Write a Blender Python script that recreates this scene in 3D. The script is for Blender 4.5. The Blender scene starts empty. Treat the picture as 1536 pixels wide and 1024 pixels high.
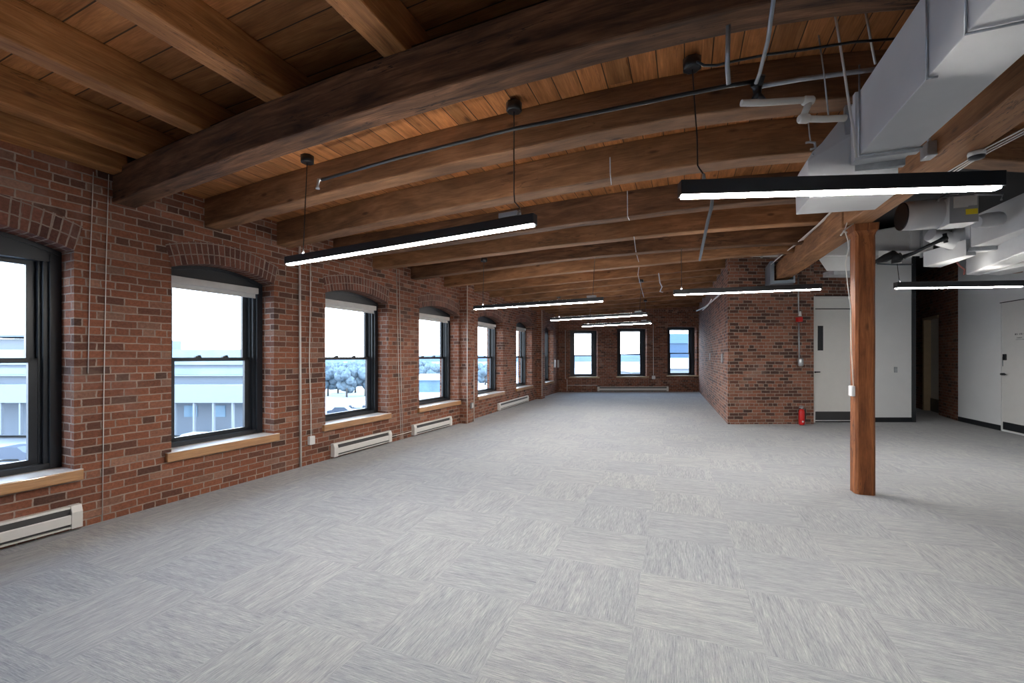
import bpy, math, random
from mathutils import Vector
random.seed(7)
SC = bpy.context.scene
COL = SC.collection

# ---------------------------------------------------------------- camera, sky, exposure
F, HY, H = 650.0, 534.0, 1.42          # focal length in px, horizon row, eye height
cd = bpy.data.cameras.new('camera'); cam = bpy.data.objects.new('camera', cd); COL.objects.link(cam)
cam.location = (0, 0, H); cam.rotation_euler = (math.radians(90), 0, 0)
cd.sensor_width = 36; cd.lens = 36 * F / 1536; cd.shift_y = (HY - 512) / 1536
cd.clip_start = 0.05; cd.clip_end = 3000
SC.camera = cam

SKY = 11.0
LAMP = 222.0
ADDED_GLOW = 24.0  # strength of the glow added on pendant tops to lift the ceiling
EXPO = 0.12
world = bpy.data.worlds.new('sky'); SC.world = world; world.use_nodes = True
nt = world.node_tree; nt.nodes.clear()
wo = nt.nodes.new('ShaderNodeOutputWorld'); bg = nt.nodes.new('ShaderNodeBackground')
tc = nt.nodes.new('ShaderNodeTexCoord'); sx = nt.nodes.new('ShaderNodeSeparateXYZ')
cr = nt.nodes.new('ShaderNodeValToRGB')
cr.color_ramp.elements[0].position = 0.0; cr.color_ramp.elements[0].color = (0.85, 0.91, 0.98, 1)
cr.color_ramp.elements[1].position = 0.55; cr.color_ramp.elements[1].color = (0.52, 0.70, 0.98, 1)
e = cr.color_ramp.elements.new(0.12); e.color = (0.85, 0.91, 0.98, 1)
nt.links.new(tc.outputs['Generated'], sx.inputs[0]); nt.links.new(sx.outputs[2], cr.inputs[0])
nt.links.new(cr.outputs[0], bg.inputs[0]); bg.inputs[1].default_value = SKY
nt.links.new(bg.outputs[0], wo.inputs[0])
vs = SC.view_settings
SC.display_settings.display_device = 'sRGB'
vs.view_transform = 'Standard'; vs.look = 'None'; vs.gamma = 1; vs.use_curve_mapping = False
vs.exposure = EXPO
SC.cycles.max_bounces = 10; SC.cycles.diffuse_bounces = 5; SC.cycles.transparent_max_bounces = 12
SC.cycles.sample_clamp_indirect = 4.0
SC.cycles.caustics_reflective = False; SC.cycles.caustics_refractive = False

# ---------------------------------------------------------------- helpers
V = Vector
def W(x, y, z=None, Y=None):
    """where the sight line through photo point (x, y) is at height z, or at depth Y"""
    if Y is None: Y = F * (z - H) / (HY - y)
    return V(((x - 768) / F * Y, Y, H + (HY - y) * Y / F))
def lerp(a, b, t): return a + (b - a) * t

class MB:
    def __init__(s): s.v = []; s.f = []; s.uv = []; s.m = []; s.sm = []
    def face(s, pts, uvs=None, m=0, smooth=False):
        i = len(s.v); s.v += [tuple(p) for p in pts]; s.f.append(tuple(range(i, i + len(pts))))
        if uvs is None:
            n = (V(pts[1]) - V(pts[0])).cross(V(pts[2]) - V(pts[0]))
            a = max(range(3), key=lambda k: abs(n[k]))
            uvs = [((p[1], p[2]) if a == 0 else (p[0], p[2]) if a == 1 else (p[0], p[1])) for p in pts]
        s.uv.append(uvs); s.m.append(m); s.sm.append(smooth)
    def hexa(s, c, m=0, lng=None):
        """c: 8 corners, bottom ring 0-3 then top ring 4-7; u runs along the longest edge"""
        c = [V(p) for p in c]
        L = [(c[1]-c[0]).length, (c[3]-c[0]).length, (c[4]-c[0]).length]
        ax = L.index(max(L)) if lng is None else lng
        for idx, (a, b) in (((0,3,2,1),(1,0)), ((4,5,6,7),(0,1)), ((0,1,5,4),(0,2)), ((1,2,6,5),(1,2)), ((2,3,7,6),(0,2)), ((3,0,4,7),(1,2))):
            pts = [c[k] for k in idx]
            e1 = (pts[1]-pts[0]).length; e2 = (pts[3]-pts[0]).length
            o = random.random() * 3
            if a == ax or (b != ax): uvs = [(0, o), (e1, o), (e1, o+e2), (0, o+e2)]
            else: uvs = [(0, o), (0, o+e1), (e2, o+e1), (e2, o)]
            s.face(pts, uvs, m)
    def obox(s, o, u, n, w, d, h, m=0):
        """box from corner o, along plan unit vectors u (w long) and n (d long), h high"""
        z = V((0, 0, h)); a = V(o); b = a + u * w; c = b + n * d; e = a + n * d
        s.hexa([a, b, c, e, a + z, b + z, c + z, e + z], m)
    def box(s, x0, y0, z0, x1, y1, z1, m=0):
        s.hexa([(x0,y0,z0),(x1,y0,z0),(x1,y1,z0),(x0,y1,z0),(x0,y0,z1),(x1,y0,z1),(x1,y1,z1),(x0,y1,z1)], m)
    def beam(s, line, n, w, h, m=0):
        """rectangular timber under plan polyline 'line' (its near-bottom edge), widened along n"""
        N = len(line); d = 0; U = [0]
        for i in range(1, N): d += (line[i]-line[i-1]).length; U.append(d)
        up = V((0, 0, h)); off = random.random() * 5
        R = [[p, p + n * w, p + n * w + up, p + up] for p in line]
        vv = [0, w, w + h, 2*w + h, 2*w + 2*h]
        for i in range(N - 1):
            for k in range(4):
                k2 = (k + 1) % 4
                s.face([R[i][k], R[i][k2], R[i+1][k2], R[i+1][k]],
                       [(U[i], off+vv[k]), (U[i], off+vv[k+1]), (U[i+1], off+vv[k+1]), (U[i+1], off+vv[k])], m)
        s.face([R[0][3], R[0][2], R[0][1], R[0][0]], [(0,0),(w,0),(w,h),(0,h)], m)
        s.face(R[-1], [(0,0),(w,0),(w,h),(0,h)], m)
    def tube(s, pts, r, m=0, seg=8, cap=True):
        pts = [V(p) for p in pts]; rings = []; d = 0
        prev = None
        for i, p in enumerate(pts):
            t = ((pts[min(i+1, len(pts)-1)] - pts[max(i-1, 0)])).normalized()
            a = prev if prev is not None else (V((0,0,1)) if abs(t.z) < .9 else V((1,0,0)))
            a = (a - t * a.dot(t))
            if a.length < 1e-6: a = V((1,0,0)) - t * t.x
            a.normalize(); prev = a; b = t.cross(a)
            rr = r[i] if isinstance(r, (list, tuple)) else r
            rings.append([p + (a * math.cos(2*math.pi*k/seg) + b * math.sin(2*math.pi*k/seg)) * rr for k in range(seg)])
        for i in range(len(pts) - 1):
            L = (pts[i+1]-pts[i]).length
            for k in range(seg):
                k2 = (k+1) % seg
                s.face([rings[i][k], rings[i][k2], rings[i+1][k2], rings[i+1][k]],
                       [(d, k/seg*.1), (d, (k+1)/seg*.1), (d+L, (k+1)/seg*.1), (d+L, k/seg*.1)], m, True)
            d += L
        if cap: s.face(rings[0][::-1], None, m); s.face(rings[-1], None, m)
    def build(s, name, mats, parent=None, bevel=0.0, merge=True):
        me = bpy.data.meshes.new(name)
        me.from_pydata(s.v, [], s.f)
        if not isinstance(mats, (list, tuple)): mats = [mats]
        for m in mats: me.materials.append(m)
        ul = me.uv_layers.new(name='UVMap')
        for p, uvs, mi, sm in zip(me.polygons, s.uv, s.m, s.sm):
            p.material_index = mi; p.use_smooth = sm
            for li, uv in zip(p.loop_indices, uvs): ul.data[li].uv = uv
        o = bpy.data.objects.new(name, me); COL.objects.link(o)
        if merge:
            import bmesh
            bm = bmesh.new(); bm.from_mesh(me)
            bmesh.ops.remove_doubles(bm, verts=bm.verts, dist=1e-5)
            bmesh.ops.recalc_face_normals(bm, faces=bm.faces)
            bm.to_mesh(me); bm.free()
        if bevel:
            b = o.modifiers.new('bevel', 'BEVEL'); b.width = bevel; b.segments = 2; b.limit_method = 'ANGLE'
        if parent is not None: o.parent = parent; o.matrix_parent_inverse = parent.matrix_world.inverted() if False else o.matrix_parent_inverse
        return o

def tag(o, label, cat, group=None, kind=None):
    o['label'] = label; o['category'] = cat
    if group: o['group'] = group
    if kind: o['kind'] = kind
    return o
def thing(name, loc=(0, 0, 0)):
    o = bpy.data.objects.new(name, None); COL.objects.link(o); o.location = loc; o.empty_display_size = .1
    return o
def recentre(root, at):
    """put the thing's Empty at 'at'; its parts were built in world coordinates"""
    at = V(at); root.location = at
    def kids(o): return [c for c in bpy.data.objects if c.parent == o]
    for c in kids(root):
        if c.type == 'MESH': c.location = -at
    return root
def part(mb, name, mat, root, bevel=0.0): return mb.build(name, mat, root, bevel)
def sublabel(o, t): o['label'] = t; return o

# ---------------------------------------------------------------- materials
def new_mat(name):
    m = bpy.data.materials.new(name); m.use_nodes = True
    t = m.node_tree; b = t.nodes['Principled BSDF']; return m, t, b
def N(t, kind, **kw):
    n = t.nodes.new(kind)
    for k, v in kw.items():
        if k in n.inputs: n.inputs[k].default_value = v
        else: setattr(n, k, v)
    return n
def ramp(t, stops, interp='LINEAR'):
    n = t.nodes.new('ShaderNodeValToRGB'); n.color_ramp.interpolation = interp
    el = n.color_ramp.elements
    el[0].position, el[0].color = stops[0][0], (*stops[0][1], 1)
    el[1].position, el[1].color = stops[-1][0], (*stops[-1][1], 1)
    for p, c in stops[1:-1]: q = el.new(p); q.color = (*c, 1)
    return n
def mth(t, op, a, b=None, c=None):
    n = t.nodes.new('ShaderNodeMath'); n.operation = op
    for i, x in enumerate((a, b, c)):
        if x is None: continue
        if isinstance(x, (int, float)): n.inputs[i].default_value = x
        else: t.links.new(x, n.inputs[i])
    return n.outputs[0]
def mix(t, fac, a, b, mode='MIX'):
    n = t.nodes.new('ShaderNodeMix'); n.data_type = 'RGBA'; n.blend_type = mode
    for sock, x in ((n.inputs[0], fac), (n.inputs[6], a), (n.inputs[7], b)):
        if isinstance(x, (int, float)): sock.default_value = x
        elif isinstance(x, tuple): sock.default_value = (*x, 1)
        else: t.links.new(x, sock)
    return n.outputs[2]

def plain(name, col, rough=.5, metal=0., noise=.06, nscale=8., bump=0., spec=.5):
    m, t, b = new_mat(name)
    tcn = N(t, 'ShaderNodeTexCoord'); nz = N(t, 'ShaderNodeTexNoise', Scale=nscale, Detail=4.)
    t.links.new(tcn.outputs['Object'], nz.inputs['Vector'])
    lo = tuple(c * (1 - noise) for c in col); hi = tuple(min(1, c * (1 + noise)) for c in col)
    r = ramp(t, [(.3, lo), (.7, hi)]); t.links.new(nz.outputs[0], r.inputs[0]); t.links.new(r.outputs[0], b.inputs['Base Color'])
    b.inputs['Roughness'].default_value = rough; b.inputs['Metallic'].default_value = metal
    b.inputs['Specular IOR Level'].default_value = spec
    if bump:
        bp = N(t, 'ShaderNodeBump', Strength=bump, Distance=.01); t.links.new(nz.outputs[0], bp.inputs['Height']); t.links.new(bp.outputs[0], b.inputs['Normal'])
    return m

def brick(name, bw=.192, rh=.0672, cols=None, mortar=(.37,.285,.235), off=.5, ms=.0062):
    m, t, b = new_mat(name)
    uv = N(t, 'ShaderNodeUVMap'); uv.uv_map = 'UVMap'
    nz = N(t, 'ShaderNodeTexNoise', Scale=3.5, Detail=3.)
    t.links.new(uv.outputs[0], nz.inputs['Vector'])
    vm = N(t, 'ShaderNodeVectorMath', operation='MULTIPLY_ADD'); t.links.new(nz.outputs[1], vm.inputs[0])
    vm.inputs[1].default_value = (.020, .018, 0); t.links.new(uv.outputs[0], vm.inputs[2])
    nz2 = N(t, 'ShaderNodeTexNoise', Scale=28., Detail=2.); t.links.new(uv.outputs[0], nz2.inputs['Vector'])
    vm2 = N(t, 'ShaderNodeVectorMath', operation='MULTIPLY_ADD'); t.links.new(nz2.outputs[1], vm2.inputs[0])
    vm2.inputs[1].default_value = (.009, .006, 0); t.links.new(vm.outputs[0], vm2.inputs[2])
    vec = vm2.outputs[0]
    br = N(t, 'ShaderNodeTexBrick'); t.links.new(vec, br.inputs['Vector'])
    br.offset = off; br.offset_frequency = 2; br.squash = .52 if off else 1.0; br.squash_frequency = 6
    br.inputs['Scale'].default_value = 1; br.inputs['Brick Width'].default_value = bw; br.inputs['Row Height'].default_value = rh
    br.inputs['Mortar Size'].default_value = ms; br.inputs['Mortar Smooth'].default_value = .25
    sp = N(t, 'ShaderNodeSeparateXYZ'); t.links.new(vec, sp.inputs[0])
    row = mth(t, 'FLOOR', mth(t, 'DIVIDE', sp.outputs[1], rh))
    par = mth(t, 'LESS_THAN', mth(t, 'MODULO', mth(t, 'ADD', row, 600.), 2.), .5)
    hdr = mth(t, 'LESS_THAN', mth(t, 'MODULO', mth(t, 'ADD', row, 600.), 6.), .5)
    wr = mth(t, 'SUBTRACT', bw, mth(t, 'MULTIPLY', hdr, bw*.48 if off else 0.))
    colm = mth(t, 'FLOOR', mth(t, 'ADD', mth(t, 'DIVIDE', sp.outputs[0], wr), mth(t, 'MULTIPLY', par, off)))
    cb = N(t, 'ShaderNodeCombineXYZ'); t.links.new(row, cb.inputs[0]); t.links.new(colm, cb.inputs[1])
    wn = N(t, 'ShaderNodeTexWhiteNoise', noise_dimensions='2D'); t.links.new(cb.outputs[0], wn.inputs['Vector'])
    cols = cols or [(0, (.080,.040,.028)), (.09, (.125,.052,.034)), (.25, (.185,.069,.040)), (.6, (.235,.086,.047)), (.85, (.275,.106,.058)), (.94, (.22,.120,.085)), (1, (.33,.165,.11))]
    rc = ramp(t, cols); t.links.new(wn.outputs[0], rc.inputs[0])
    n3 = N(t, 'ShaderNodeTexNoise', Scale=45., Detail=6., Roughness=.7); t.links.new(uv.outputs[0], n3.inputs['Vector'])
    r3 = ramp(t, [(.3, (.62,.62,.62)), (.7, (1.18,1.15,1.12))]); t.links.new(n3.outputs[0], r3.inputs[0])
    c1 = mix(t, 1., rc.outputs[0], r3.outputs[0], 'MULTIPLY')
    n4 = N(t, 'ShaderNodeTexNoise', Scale=1.3, Detail=5., Roughness=.65); t.links.new(uv.outputs[0], n4.inputs['Vector'])
    r4 = ramp(t, [(.56, (0,0,0)), (.78, (1,1,1))]); t.links.new(n4.outputs[0], r4.inputs[0])
    c1 = mix(t, mth(t, 'MULTIPLY', r4.outputs[0], .38), c1, (.40,.29,.25))          # lime wash stains
    nm = N(t, 'ShaderNodeTexNoise', Scale=9., Detail=4.); t.links.new(uv.outputs[0], nm.inputs['Vector'])
    rm = ramp(t, [(.35, tuple(c*.62 for c in mortar)), (.7, mortar)]); t.links.new(nm.outputs[0], rm.inputs[0])
    c = mix(t, br.outputs['Fac'], c1, rm.outputs[0]); t.links.new(c, b.inputs['Base Color'])
    b.inputs['Roughness'].default_value = .82; b.inputs['Specular IOR Level'].default_value = .3
    hgt = mth(t, 'ADD', mth(t, 'MULTIPLY', br.outputs['Fac'], -1.), mth(t, 'MULTIPLY', n3.outputs[0], .5))
    bp = N(t, 'ShaderNodeBump', Strength=.7, Distance=.008); t.links.new(hgt, bp.inputs['Height']); t.links.new(bp.outputs[0], b.inputs['Normal'])
    return m

def wood(name, dark, midc, light, rough=.55, plank=0., stretch=9., crack=.5, knots=True, tone=.25):
    """u runs along the grain; plank > 0 lays boards that wide across v"""
    m, t, b = new_mat(name)
    uv = N(t, 'ShaderNodeUVMap'); uv.uv_map = 'UVMap'
    oi = N(t, 'ShaderNodeObjectInfo')
    sp = N(t, 'ShaderNodeSeparateXYZ'); t.links.new(uv.outputs[0], sp.inputs[0])
    u, v = sp.outputs[0], sp.outputs[1]
    rnd = mth(t, 'MULTIPLY', oi.outputs['Random'], 37.)
    if plank:
        k = mth(t, 'FLOOR', mth(t, 'DIVIDE', v, plank))
        fr = mth(t, 'FRACT', mth(t, 'DIVIDE', v, plank))
        wn0 = N(t, 'ShaderNodeTexWhiteNoise', noise_dimensions='1D'); t.links.new(k, wn0.inputs['W'])
        rnd = mth(t, 'ADD', rnd, mth(t, 'MULTIPLY', wn0.outputs[0], 53.))
    cb = N(t, 'ShaderNodeCombineXYZ'); t.links.new(mth(t, 'MULTIPLY', u, 1.1), cb.inputs[0]); t.links.new(mth(t, 'MULTIPLY', v, stretch*1.1), cb.inputs[1]); t.links.new(rnd, cb.inputs[2])
    n0 = N(t, 'ShaderNodeTexNoise', Scale=1.0, Detail=2.); t.links.new(cb.outputs[0], n0.inputs['Vector'])
    dv = N(t, 'ShaderNodeVectorMath', operation='MULTIPLY_ADD'); t.links.new(n0.outputs[1], dv.inputs[0]); dv.inputs[1].default_value = (.3, 1.6, 0); t.links.new(cb.outputs[0], dv.inputs[2])
    n1 = N(t, 'ShaderNodeTexNoise', Scale=2.2, Detail=8., Roughness=.62); t.links.new(dv.outputs[0], n1.inputs['Vector'])
    r1 = ramp(t, [(.28, dark), (.5, midc), (.72, light)]); t.links.new(n1.outputs[0], r1.inputs[0])
    c = r1.outputs[0]
    # fine saw marks
    cb2 = N(t, 'ShaderNodeCombineXYZ'); t.links.new(mth(t, 'MULTIPLY', u, 6.), cb2.inputs[0]); t.links.new(mth(t, 'MULTIPLY', v, 160.), cb2.inputs[1]); t.links.new(rnd, cb2.inputs[2])
    n2 = N(t, 'ShaderNodeTexNoise', Scale=1., Detail=3.); t.links.new(cb2.outputs[0], n2.inputs['Vector'])
    r2 = ramp(t, [(.3, (.80,.80,.80)), (.7, (1.15,1.15,1.15))]); t.links.new(n2.outputs[0], r2.inputs[0])
    c = mix(t, 1., c, r2.outputs[0], 'MULTIPLY')
    # blotches
    cb3 = N(t, 'ShaderNodeCombineXYZ'); t.links.new(u, cb3.inputs[0]); t.links.new(mth(t, 'MULTIPLY', v, 3.), cb3.inputs[1]); t.links.new(rnd, cb3.inputs[2])
    n5 = N(t, 'ShaderNodeTexNoise', Scale=1.4, Detail=4.); t.links.new(cb3.outputs[0], n5.inputs['Vector'])
    r5 = ramp(t, [(.3, (1-tone,)*3), (.7, (1+tone,)*3)]); t.links.new(n5.outputs[0], r5.inputs[0])
    c = mix(t, 1., c, r5.outputs[0], 'MULTIPLY')
    if knots:
        vo = N(t, 'ShaderNodeTexVoronoi', Scale=1.); cb4 = N(t, 'ShaderNodeCombineXYZ')
        t.links.new(mth(t, 'MULTIPLY', u, 2.2), cb4.inputs[0]); t.links.new(mth(t, 'MULTIPLY', v, 6.), cb4.inputs[1]); t.links.new(rnd, cb4.inputs[2])
        t.links.new(cb4.outputs[0], vo.inputs['Vector'])
        rk = ramp(t, [(.05, (.25,.2,.18)), (.13, (1,1,1))]); t.links.new(vo.outputs['Distance'], rk.inputs[0])
        c = mix(t, .8, c, rk.outputs[0], 'MULTIPLY')
    if crack:
        cb5 = N(t, 'ShaderNodeCombineXYZ'); t.links.new(mth(t, 'MULTIPLY', u, .9), cb5.inputs[0]); t.links.new(mth(t, 'MULTIPLY', v, 9.), cb5.inputs[1]); t.links.new(rnd, cb5.inputs[2])
        n6 = N(t, 'ShaderNodeTexNoise', Scale=1.1, Detail=5., Roughness=.55); t.links.new(cb5.outputs[0], n6.inputs['Vector'])
        a6 = mth(t, 'ABSOLUTE', mth(t, 'SUBTRACT', n6.outputs[0], .5))
        n7 = N(t, 'ShaderNodeTexNoise', Scale=.8, Detail=1.); t.links.new(cb3.outputs[0], n7.inputs['Vector'])
        wdt = mth(t, 'MULTIPLY', mth(t, 'MAXIMUM', mth(t, 'SUBTRACT', n7.outputs[0], .5), 0.), .05)
        ck = mth(t, 'LESS_THAN', a6, wdt)
        c = mix(t, mth(t, 'MULTIPLY', ck, crack), c, (.02,.012,.008))
    if plank:
        wn = N(t, 'ShaderNodeTexWhiteNoise', noise_dimensions='1D'); t.links.new(mth(t, 'ADD', k, .37), wn.inputs['W'])
        rp = ramp(t, [(0, (.70,.66,.62)), (.5, (1,1,1)), (1, (1.3,1.22,1.15))]); t.links.new(wn.outputs[0], rp.inputs[0])
        c = mix(t, 1., c, rp.outputs[0], 'MULTIPLY')
        gap = mth(t, 'LESS_THAN', mth(t, 'MINIMUM', fr, mth(t, 'SUBTRACT', 1., fr)), .022)
        c = mix(t, mth(t, 'MULTIPLY', gap, .9), c, (.012,.008,.005))
    t.links.new(c, b.inputs['Base Color'])
    b.inputs['Roughness'].default_value = rough; b.inputs['Specular IOR Level'].default_value = .35
    if name == 'sill_wood': b.inputs['Coat Weight'].default_value = 1.; b.inputs['Coat Roughness'].default_value = .12; b.inputs['Coat IOR'].default_value = 1.7
    bp = N(t, 'ShaderNodeBump', Strength=.35, Distance=.006); t.links.new(mth(t, 'ADD', n2.outputs[0], n1.outputs[0]), bp.inputs['Height']); t.links.new(bp.outputs[0], b.inputs['Normal'])
    return m

def carpet_mat():
    m, t, b = new_mat('carpet')
    uv = N(t, 'ShaderNodeUVMap'); uv.uv_map = 'UVMap'
    sp = N(t, 'ShaderNodeSeparateXYZ'); t.links.new(uv.outputs[0], sp.inputs[0])
    T = .61
    iu = mth(t, 'FLOOR', mth(t, 'DIVIDE', sp.outputs[0], T)); iv = mth(t, 'FLOOR', mth(t, 'DIVIDE', sp.outputs[1], T))
    par = mth(t, 'MODULO', mth(t, 'ABSOLUTE', mth(t, 'ADD', iu, iv)), 2.)
    cb0 = N(t, 'ShaderNodeCombineXYZ'); t.links.new(iu, cb0.inputs[0]); t.links.new(iv, cb0.inputs[1])
    wn = N(t, 'ShaderNodeTexWhiteNoise', noise_dimensions='2D'); t.links.new(cb0.outputs[0], wn.inputs['Vector'])
    def layer(fa, fb, det):
        a = N(t, 'ShaderNodeCombineXYZ'); t.links.new(mth(t, 'MULTIPLY', sp.outputs[0], fa), a.inputs[0]); t.links.new(mth(t, 'MULTIPLY', sp.outputs[1], fb), a.inputs[1])
        c = N(t, 'ShaderNodeCombineXYZ'); t.links.new(mth(t, 'MULTIPLY', sp.outputs[0], fb), c.inputs[0]); t.links.new(mth(t, 'MULTIPLY', sp.outputs[1], fa), c.inputs[1])
        mx = N(t, 'ShaderNodeMix', data_type='VECTOR'); t.links.new(par, mx.inputs[0]); t.links.new(a.outputs[0], mx.inputs[4]); t.links.new(c.outputs[0], mx.inputs[5])
        ad = N(t, 'ShaderNodeVectorMath', operation='MULTIPLY_ADD'); t.links.new(wn.outputs[1], ad.inputs[0]); ad.inputs[1].default_value = (50, 50, 50); t.links.new(mx.outputs[1], ad.inputs[2])
        nz = N(t, 'ShaderNodeTexNoise', Scale=1., Detail=det, Roughness=.6); t.links.new(ad.outputs[0], nz.inputs['Vector']); return nz.outputs[0]
    l1 = layer(11., 210., 3.); l2 = layer(2.5, 22., 3.); l3 = layer(60., 480., 2.)
    r1 = ramp(t, [(.32, (.155,.167,.185)), (.46, (.258,.268,.282)), (.55, (.325,.332,.334)), (.70, (.46,.458,.438))])
    t.links.new(mth(t, 'ADD', mth(t, 'MULTIPLY', l1, .6), mth(t, 'ADD', mth(t, 'MULTIPLY', l2, .22), mth(t, 'MULTIPLY', l3, .18))), r1.inputs[0])
    rt = ramp(t, [(0, (.95,.96,.98)), (1, (1.03,1.03,1.02))]); t.links.new(wn.outputs[0], rt.inputs[0])
    c = mix(t, 1., r1.outputs[0], rt.outputs[0], 'MULTIPLY'); t.links.new(c, b.inputs['Base Color'])
    b.inputs['Roughness'].default_value = .95; b.inputs['Specular IOR Level'].default_value = .15
    b.inputs['Sheen Weight'].default_value = .15
    bp = N(t, 'ShaderNodeBump', Strength=.5, Distance=.004); t.links.new(mth(t, 'ADD', l1, l3), bp.inputs['Height']); t.links.new(bp.outputs[0], b.inputs['Normal'])
    return m

def glass_mat():
    m, t, b = new_mat('window_glass'); t.nodes.remove(b)
    out = [n for n in t.nodes if n.type == 'OUTPUT_MATERIAL'][0]
    tr = N(t, 'ShaderNodeBsdfTransparent'); tr.inputs[0].default_value = (.92, .95, .97, 1)
    gl = N(t, 'ShaderNodeBsdfGlossy'); gl.inputs['Roughness'].default_value = .02
    lw = N(t, 'ShaderNodeLayerWeight'); mx = N(t, 'ShaderNodeMixShader')
    fac = mth(t, 'ADD', .03, mth(t, 'MULTIPLY', mth(t, 'POWER', lw.outputs['Facing'], 5.), .4)); t.links.new(fac, mx.inputs[0]); t.links.new(tr.outputs[0], mx.inputs[1]); t.links.new(gl.outputs[0], mx.inputs[2]); t.links.new(mx.outputs[0], out.inputs[0])
    return m
def emit(name, col, s):
    m, t, b = new_mat(name); b.inputs['Base Color'].default_value = (.9, .9, .9, 1)
    b.inputs['Emission Color'].default_value = (*col, 1); b.inputs['Emission Strength'].default_value = s
    return m

M = {}
M['brick'] = brick('brick'); M['arch'] = brick('arch_brick', bw=.112, rh=.054, off=0., cols=[(0,(.095,.042,.034)),(.5,(.165,.066,.047)),(1,(.24,.098,.068))])
M['pier'] = brick('pier_brick', cols=[(0,(.07,.038,.03)),(.28,(.11,.05,.037)),(.45,(.22,.09,.055)),(.75,(.29,.12,.075)),(1,(.24,.13,.09))], mortar=(.38,.31,.26))
M['dark'] = wood('dark_timber', (.030,.014,.007), (.115,.053,.026), (.24,.115,.058), rough=.85, crack=.8, tone=.4)
M['joist'] = wood('joist_timber', (.12,.055,.024), (.215,.103,.046), (.31,.155,.075), rough=.75, crack=.4, stretch=6.)
M['joist_dark'] = wood('old_joist_timber', (.055,.025,.012), (.115,.054,.026), (.20,.10,.052), rough=.8, crack=.6, stretch=6., tone=.35)
M['near'] = wood('fir_timber', (.20,.078,.025), (.36,.148,.048), (.52,.24,.088), rough=.65, crack=.5)
M['board'] = wood('deck_board', (.27,.105,.034), (.43,.175,.060), (.58,.26,.10), rough=.65, plank=.16, crack=.2, tone=.2)
M['wideboard'] = wood('wide_deck_board', (.25,.098,.034), (.42,.172,.060), (.56,.25,.098), rough=.6, plank=.19, crack=.3, tone=.2)
M['column'] = wood('column_timber', (.10,.028,.008), (.235,.075,.022), (.36,.13,.042), rough=.68, crack=.8)
M['girder'] = wood('girder_timber', (.16,.068,.027), (.29,.132,.055), (.40,.20,.09), rough=.65, crack=.7)
M['sill'] = wood('sill_wood', (.30,.14,.05), (.42,.21,.08), (.50,.27,.11), rough=.3, crack=0., knots=False, tone=.08)
M['sill_sheen'] = plain('painted_sill_sheen', (.78,.72,.65), .25, noise=.03); M['carpet'] = carpet_mat(); M['glass'] = glass_mat()
M['black'] = plain('black_paint', (.012,.014,.017), .35)
M['bdark'] = plain('matte_black', (.010,.010,.011), .8)  # one even near-black colour
M['frame'] = plain('window_frame_paint', (.014,.018,.024), .38)
M['grey'] = plain('grey_enamel', (.30,.31,.32), .5)
M['galv'] = plain('galvanised_steel', (.42,.44,.46), .38, .7, .15, 20.)
M['steel'] = plain('blued_steel', (.20,.24,.28), .45, .4)
M['white'] = plain('white_paint', (.70,.70,.69), .55, noise=.02)
M['wall'] = plain('white_wall_paint', (.80,.81,.81), .7, noise=.02, nscale=3., bump=.03)
M['duct'] = plain('white_duct_paint', (.60,.61,.62), .45, noise=.03)
M['heater'] = plain('heater_enamel', (.66,.65,.62), .4, noise=.02)
M['fin'] = plain('heater_grille', (.06,.06,.06), .5)
M['pvc'] = plain('white_pvc', (.78,.74,.66), .35, noise=.03)
M['cord'] = plain('white_cord', (.72,.70,.66), .5)
M['red'] = plain('red_enamel', (.50,.012,.012), .3)
M['shade'] = plain('blind_fabric', (.72,.72,.70), .7)
M['tan'] = plain('tan_frame', (.50,.38,.24), .5)
M['yellow'] = plain('yellow_sticker', (.75,.60,.02), .5)
M['paper'] = plain('paper', (.62,.61,.58), .8)
M['ink'] = plain('sign_ink', (.03,.03,.03), .6)
M['door'] = plain('door_paint', (.78,.77,.74), .45, noise=.015)
M['kick'] = plain('kick_plate', (.045,.045,.045), .5)
M['lamp'] = emit('lamp_diffuser', (1., .962, .915), LAMP); M['added_glow'] = emit('added_glow_emit', (1., .95, .88), ADDED_GLOW)
M['o_band'] = plain('pale_facade', (.17,.185,.20), .8); M['o_dark'] = plain('dark_facade', (.09,.11,.135), .6)  # pale and dark bands of the facade, each its own colour
M['o_glass'] = plain('facade_glass', (.12,.19,.25), .12, .0, .2, .3); M['o_ground'] = plain('yard_asphalt', (.30,.32,.34), .9, noise=.25, nscale=.05)
M['o_tree'] = plain('tree_leaf', (.10,.135,.155), .9, noise=.4, nscale=1.5); M['o_trunk'] = plain('tree_bark', (.08,.07,.06), .9)
M['o_hill'] = plain('far_hill', (.045,.075,.115), 1., noise=.2, nscale=.02); M['o_water'] = plain('harbour_water', (.030,.058,.095), .6, noise=.2, nscale=.02)
M['o_roof'] = plain('shed_roof', (.36,.37,.38), .8); M['o_car'] = plain('dark_car', (.05,.06,.08), .3); M['o_carw'] = plain('white_car', (.4,.4,.42), .3)
M['o_blue'] = plain('blue_cladding', (.035,.075,.13), .6); M['soil'] = plain('outer_stone', (.2,.18,.16), .9)

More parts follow.
